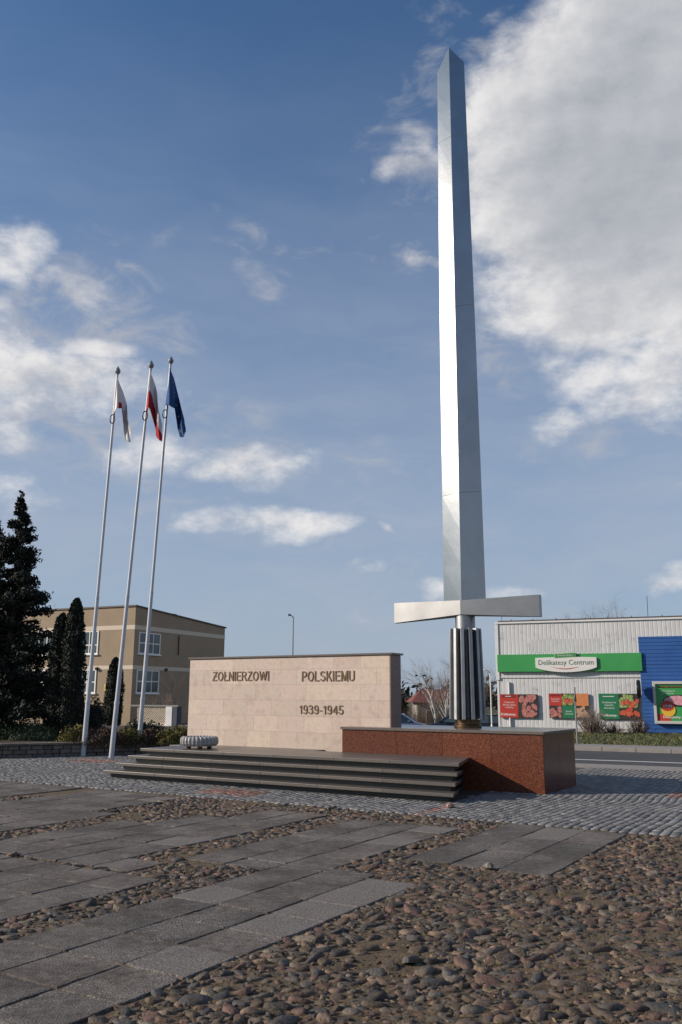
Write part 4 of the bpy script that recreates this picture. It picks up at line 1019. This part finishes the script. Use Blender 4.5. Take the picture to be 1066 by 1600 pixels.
# ghost of an older sign, paler and greyer panel on the sheet
gh=mat('faded_sheet',(.36,.365,.375),rough=.6,ramp=[(.46,.465,.475),(.56,.56,.565)],nscale=2.5)
mb=MB(); prof=[(1.62+.19*k+dx,dd+.034) for k in range(17) for dx,dd in ((0,0),(.13,0),(.135,-.006),(.155,-.006))]
strip(3.62,4.22,mb); prof=_pr; obj('faded_sign_area',mb,gh,shop,world=True,recalc=False)
# blue boards
blue_m=mat('blue_boards',ramp=[(.02,.085,.29),(.03,.11,.35)],nscale=1.5,rough=.5)
mb=MB(); z=.03
while z<4.2:
    z1=min(z+.165,4.25); mb.box(6.50,SL,.06,.105,z+.006,z1-.006,T=ST); z=z1
obj('blue_boarding',mb,blue_m,shop,world=True,bevel=.006)
obj('blue_backing',MB().box(6.50,SL,.05,.063,.03,4.25,T=ST),mat('blue_dark',(.008,.02,.07),rough=.8),shop,world=True)
obj('roof_aerial',MB().tube([ST(6.95,-.6,SH+.1),ST(6.97,-.6,6.15)],.012,6),black_m,shop,world=True)
obj('roof_aerial',MB().tube([ST(.02,-1.2,SH+.1),ST(.02,-1.2,5.6)],.012,6),black_m,shop,world=True)
for k in range(10):
    xx=.9+k*1.1+random.uniform(-.3,.3); obj('roof_clamp',MB().box(xx,xx+.05,-.08,-.03,SH+.142,SH+.2,T=ST),grey_m,shop,world=True)
# green fascia sign
green=mat('green_sign',(.05,.30,.085),rough=.35,ramp=[(.045,.28,.08),(.055,.32,.09)],nscale=1)
sg=thing('shop_sign_band','long bright green sign band with white Delikatesy Centrum board','sign',ST(3.2,.1,3.1))
obj('band',MB().box(.04,6.60,.10,.20,2.72,3.53,T=ST),green,sg,world=True,bevel=.005)
wb=mat('sign_white',(.70,.69,.66),rough=.4)
mb=MB(); n=14; vs=[]
for k in range(n+1):
    f=k/n; x=1.87+2.78*f; zb_=2.90-.22*math.sin(math.pi*f)**.7; zt_=3.35-.0*f+.03*math.sin(math.pi*f)
    vs+=[ST(x,.21,zb_),ST(x,.21,zt_),ST(x,.29,zt_),ST(x,.29,zb_)]
fs=[(0,1,2,3),(4*n,4*n+3,4*n+2,4*n+1)]
for k in range(n):
    for c in range(4): fs.append((4*k+c,4*k+4+c,4*k+4+(c+1)%4,4*k+(c+1)%4))
mb.add(vs,fs); obj('board',mb,wb,sg,world=True,bevel=.012)
xdS=SD
txtg=mat('sign_dark_green',(.035,.10,.05),rough=.6)
text('lettering','Delikatesy Centrum',sg,txtg,ST(3.26,.292,3.10),xdS,width=2.5,height=.30,ext=.004)
mb=MB(); pts=[ST(2.6+1.25*f,.294,2.925-.085*math.sin(math.pi*f)) for f in np.linspace(0,1,12)]; mb.tube(pts,[.004+.014*math.sin(math.pi*k/11) for k in range(12)],6)
obj('red_smile',mb,mat('sign_red',(.45,.05,.04),rough=.6),sg,world=True)
mb=MB(); T=lambda x,d,z: ST(2.75+x,d,3.36+z+.05*x); mb.box(0,.98,.21,.31,-.02,.17,T=T); obj('tag_board',mb,mat('sign_pale_green',(.15,.42,.15),rough=.5),sg,world=True,bevel=.01)
mb=MB(); mb.box(.05,.93,.312,.316,.01,.14,T=T); obj('tag_face',mb,txtg if False else mat('tag_green',(.05,.22,.07),rough=.5),sg,world=True)
def T2(x,d,z): return T(x,d,z)
text('tag_lettering','zawsze blisko',sg,wb,T(.49,.318,.075),xdS,width=.7,height=.07,ext=.002)
# posters
def foodmat(name,cols,scale):
    m=bpy.data.materials.new(name); m.use_nodes=True; t=m.node_tree; b=t.nodes['Principled BSDF']; b.inputs['Roughness'].default_value=.4
    tcn=t.nodes.new('ShaderNodeTexCoord'); v=t.nodes.new('ShaderNodeTexVoronoi'); v.inputs['Scale'].default_value=scale
    nz=t.nodes.new('ShaderNodeTexNoise'); nz.inputs['Scale'].default_value=scale*1.3; nz.inputs['Detail'].default_value=5
    t.links.new(tcn.outputs['Object'],nz.inputs['Vector'])
    r=t.nodes.new('ShaderNodeValToRGB'); e=r.color_ramp.elements
    while len(e)<len(cols): e.new(.5)
    for i,c in enumerate(cols): e[i].position=.3+.4*i/(len(cols)-1); e[i].color=(*c,1)
    t.links.new(nz.outputs['Fac'],r.inputs[0]); t.links.new(r.outputs[0],b.inputs['Base Color']); return m
meatbg=foodmat('dark_food_board',[(.012,.012,.012),(.03,.03,.03),(.06,.05,.04),(.02,.03,.015)],9)
meat=foodmat('raw_meat',[(.42,.10,.09),(.55,.25,.22),(.30,.06,.05),(.6,.4,.35)],11)
tomato=foodmat('tomatoes',[(.40,.04,.02),(.55,.09,.05),(.5,.2,.1)],8)
greens=foodmat('salad_leaves',[(.05,.12,.02),(.25,.33,.10),(.5,.52,.3)],10)
carrot=foodmat('carrots',[(.55,.20,.08),(.62,.30,.14)],5)
bread=foodmat('sausages',[(.35,.18,.11),(.55,.36,.24),(.2,.08,.05)],14)
redp=mat('poster_red',(.46,.045,.03),rough=.4); grnp=mat('poster_green',(.02,.17,.075),rough=.4); dredp=mat('poster_dark_red',(.2,.02,.015),rough=.5)
orgp=mat('poster_orange',(.62,.22,.08),rough=.4); yelp=mat('poster_yellow',(.7,.42,.04),rough=.5); hamp=foodmat('ham',[(.55,.22,.26),(.68,.38,.42)],6)
def blobs_on(parent,m,name,x0,x1,z0,z1,n,d,rx_,rz_=None,seed=1):
    r=random.Random(seed); mb=MB(); rz_=rz_ or rx_
    for k in range(n):
        cx_=r.uniform(x0+rx_*.5,x1-rx_*.5); cz_=r.uniform(z0+rz_*.5,z1-rz_*.5); a0=r.random()*3; f=r.uniform(.75,1.1)
        dd=d+.002*k*.3
        pts=[]
        for q in range(12):
            a=2*math.pi*q/12; u,v=rx_*f*math.cos(a)*(1+.12*math.sin(3*a+k)),rz_*f*.7*math.sin(a)
            pts.append(ST(np.clip(cx_+u*math.cos(a0)-v*math.sin(a0),x0,x1),dd,np.clip(cz_+u*math.sin(a0)+v*math.cos(a0),z0,z1)))
        mb.add(pts,[tuple(range(12))])
    return obj(name,mb,m,parent,world=True,recalc=False)
def rect(parent,name,m,x0,x1,z0,z1,d): return obj(name,MB().box(x0,x1,d,d+.004,z0,z1,T=ST),m,parent,world=True)
def poster(label,x0,x1,z0,z1):
    t=thing('advertising_poster',label,'poster',ST((x0+x1)/2,.05,z0),group='advertising posters on the shop wall')
    obj('panel',MB().box(x0,x1,.045,.11,z0,z1,T=ST),meatbg,t,world=True,bevel=.004)
    return t
p1=poster('red poster with raw meat photograph, nearest the shop corner',.07,1.86,.60,1.68)
rect(p1,'red_field',redp,.07,.94,.60,1.68,.112); rect(p1,'header',dredp,.17,.84,1.52,1.66,.117)
blobs_on(p1,meat,'meat_picture',.98,1.85,.62,1.66,24,.113,.17,.14,3)
text('lettering','Delikatesy.',p1,wb,ST(.48,.118,.74),xdS,width=.72,height=.14,ext=.002,bold=.02)
text('lettering','Codziennie\nświeże mięso\ni wędliny',p1,wb,ST(.52,.118,1.18),xdS,width=.62,height=.34,ext=.002)
rect(p1,'header_text_bar',wb,.34,.62,1.57,1.60,.122)
p2=poster('six part poster of meat, vegetables and green and red squares, middle poster',2.38,4.17,.61,1.72)
xm=[2.38,2.97,3.57,4.17]; zm=1.17
rect(p2,'red_field',redp,xm[0],xm[1],zm,1.72,.112); rect(p2,'green_field',grnp,xm[1],xm[2],.61,zm,.112); rect(p2,'orange_field',orgp,xm[2],xm[3],zm,1.72,.112)
rect(p2,'header',dredp,2.44,2.91,1.6,1.68,.117)
blobs_on(p2,meat,'meat_picture',xm[0],xm[1],.62,zm,15,.113,.12,.10,4); blobs_on(p2,greens,'salad_picture',xm[1],xm[2],zm,1.71,16,.113,.13,.12,5); blobs_on(p2,tomato,'tomato_picture',xm[1]+.1,xm[2]-.05,zm+.05,1.5,8,.125,.09,.10,6)
blobs_on(p2,bread,'sausage_picture',xm[2],xm[3],.64,zm,16,.113,.13,.1,7); blobs_on(p2,carrot,'carrot_picture',xm[2]+.1,xm[3],zm+.02,1.7,4,.118,.2,.05,8)
text('lettering','świeże\nmięso',p2,wb,ST(2.68,.118,1.42),xdS,width=.4,height=.2,ext=.002); text('lettering','świeże\nwarzywa',p2,wb,ST(3.27,.118,.86),xdS,width=.36,height=.22,ext=.002)
p3=poster('dark green poster with tomatoes, beside the blue boards',4.62,6.38,.60,1.72)
rect(p3,'green_field',grnp,4.62,5.49,.60,1.72,.112); blobs_on(p3,greens,'salad_picture',5.5,6.37,1.1,1.71,18,.113,.16,.14,9); blobs_on(p3,tomato,'tomato_picture',5.5,6.36,.70,1.50,17,.126,.12,.15,10)
rect(p3,'header_text_bar',wb,4.8,5.3,1.58,1.61,.118)
text('lettering','Codziennie\nświeże\nwarzywa',p3,wb,ST(5.06,.118,1.2),xdS,width=.6,height=.36,ext=.002)
text('lettering','Delikatesy.',p3,wb,ST(5.04,.118,.75),xdS,width=.72,height=.14,ext=.002,bold=.02)
# framed billboard
bb=thing('framed_billboard','grey framed billboard with green ham advertisement on the blue boards','billboard',ST(8.4,.2,.45))
bx0,bx1,bz0,bz1=6.98,9.9,.43,2.26
fm=mat('frame_grey',(.50,.49,.46),rough=.5)
for nm,(a,b,c,d) in {'l':(bx0,bx0+.12,bz0,bz1),'r':(bx1-.12,bx1,bz0,bz1),'b':(bx0+.12,bx1-.12,bz0,bz0+.12),'t':(bx0+.12,bx1-.12,bz1-.12,bz1)}.items():
    obj('frame_bar',MB().box(a,b,.15,.34,c,d,T=ST),fm,bb,world=True,bevel=.01)
obj('panel',MB().box(bx0+.121,bx1-.121,.16,.27,bz0+.121,bz1-.121,T=ST),green,bb,world=True)
ix=bx0+.12
rect(bb,'red_corner',redp,ix,ix+.55,bz0+.121,bz0+.42,.272); rect(bb,'black_strip',black_m,ix+.12,ix+2.5,1.97,2.06,.272)
text('lettering','WYJĄTKOWA OKAZJA CENOWA',bb,yelp,ST(ix+1.3,.278,2.015),xdS,width=2.2,height=.05,ext=.001)
text('lettering','SZYNKA\nkrojona',bb,wb,ST(ix+.5,.274,1.78),xdS,width=.6,height=.18,ext=.002); text('lettering','Delikatesy.',bb,wb,ST(ix+.62,.278,bz0+.28),xdS,width=.75,height=.14,ext=.002,bold=.02)
def disc(parent,name,m,x,z,r_,d,fx=1.,fz=1.,rot=0):
    pts=[]; 
    for q in range(24):
        a=2*math.pi*q/24; u,v=r_*fx*math.cos(a),r_*fz*math.sin(a); pts.append((x+u*math.cos(rot)-v*math.sin(rot),z+u*math.sin(rot)+v*math.cos(rot)))
    mb=MB(); mb.add([ST(px,d,pz) for px,pz in pts]+[ST(px,d+.004,pz) for px,pz in pts],[tuple(range(24)),tuple(range(47,23,-1))]+[(i,(i+1)%24,24+(i+1)%24,24+i) for i in range(24)])
    return obj(name,mb,m,parent,world=True)
disc(bb,'plate',black_m,ix+.98,1.42,.62,.274,1.15,.42); disc(bb,'ham_picture',hamp,ix+.78,1.46,.42,.282,1.1,.42,.1); disc(bb,'ham_slice',hamp,ix+1.28,1.34,.30,.290,1.1,.4,.15); disc(bb,'ham_slice',hamp,ix+1.05,1.34,.28,.286,1.1,.4,.1)
disc(bb,'price_disc',yelp,ix+.48,1.02,.29,.294); disc(bb,'price_badge',redp,ix+.44,1.20,.28,.300,1,.8)
text('price_lettering','17,99',bb,wb,ST(ix+.47,.306,1.17),xdS,width=.36,height=.15,ext=.002,bold=.02)
disc(bb,'small_ham_disc',wb,ix+1.42,.88,.19,.28); disc(bb,'small_ham_picture',hamp,ix+1.42,.88,.12,.286)
# round projecting sign seen edge on
rs=thing('round_projecting_sign','black round sign projecting edge-on from the wall beside the blue boards','sign',ST(6.46,.5,1.93))
cpt=Vector(ST(6.42,.62,1.92)); ax=Vector(SD)
mb=MB(); vs=[]
for q in range(32):
    a=2*math.pi*q/32
    for dx in (-.07,.07): vs.append(cpt+ax*dx+Vector(SN)*(.40*math.cos(a))+Vector((0,0,.40*math.sin(a))))
mb.add(vs,[tuple(range(0,64,2)),tuple(range(63,0,-2))]+[(2*i,2*i+1,(2*i+3)%64,(2*i+2)%64) for i in range(32)])
obj('disc',mb,black_m,rs,world=True,bevel=.03)
obj('bracket',MB().tube([ST(6.46,.11,1.95),ST(6.46,.3,1.95)],.02,6),grey_m,rs,world=True)
# warning sign on the verge
ts=thing('triangular_road_sign','triangular road sign turned away on a slim grey post by the far pavement','road sign',(7.88,29.45,0))
obj('post',MB().lathe([(.028,-.1),(.028,1.9)],12),grey_m,ts)
mb=MB(); c,s=math.cos(R(66)),math.sin(R(66)); hw=.24
pts=[(-hw,1.42),(hw,1.42),(0,1.87)]
mb.add([(x*c,x*s-.035,z) for x,z in pts]+[(x*c,x*s-.035-.012,z) for x,z in pts],[(0,1,2),(5,4,3),(0,3,4,1),(1,4,5,2),(2,5,3,0)])
obj('sign_plate',mb,mat('sign_back',(.06,.06,.06),rough=.6),ts)
# verge grass and bushes
mb_pts=[]
n=16000
s=rng.random(n)*22-9.5; tt=29.95+rng.random(n)*10.3
q=RD[None]*s[:,None]+RN[None]*tt[:,None]
loc_=(q-SP)@SN
q=q[(loc_>.1)]
q[:,2]=.03+rng.random(len(q))*.05
o=cards(q,.13,mat('verge_grass',rough=.9,island=[(.07,.10,.025),(.10,.12,.04),(.14,.13,.06),(.05,.08,.02),(.12,.095,.05)]),'verge_grass',up_bias=.9,asp=.22); tagset(o,'rough green and dry grass on the verge before the shop','grass',kind='stuff')
sheet('grass_verge',[RW(-80,29.9),RW(-80,42),RW(12.5,42),RW(12.5,29.9)],.015,grass_m)
bare_bush(tuple(onpl(927,1158,SP+2.2*SN,SN)[:2])+(0,),1.25,.95,'large brown twiggy bush on the verge beside the road sign',120)
bare_bush(ST(5.3,1.6,0),.62,.75,'low brown bush below the green tomato poster',70)
bare_bush(ST(6.35,1.5,0),.85,.9,'reddish bare bush in front of the corner of the blue boards',80,m=brn_m)
# litter and loose stones on the paving
for k,(px,py,r_,lab) in enumerate(((764,1357,.05,'pale loose stone lying on the right slab field'),(703,1262,.06,'reddish stone fragment on the setts by the steps'),(516,1266,.05,'round brown stone at the edge of the setts'))):
    p=unz(px,py); t=thing('loose_stone',lab,'stone',(p[0],p[1],0))
    mb=MB().lathe([(.5*r_,0),(r_,.3*r_),(.8*r_,.8*r_),(.3*r_,1.05*r_)],9,(0,0,0),lambda j:1+.25*math.sin(j*2.1+k)); obj('stone_body',mb,[slab_p,settr_m,cobble_m][k],t)
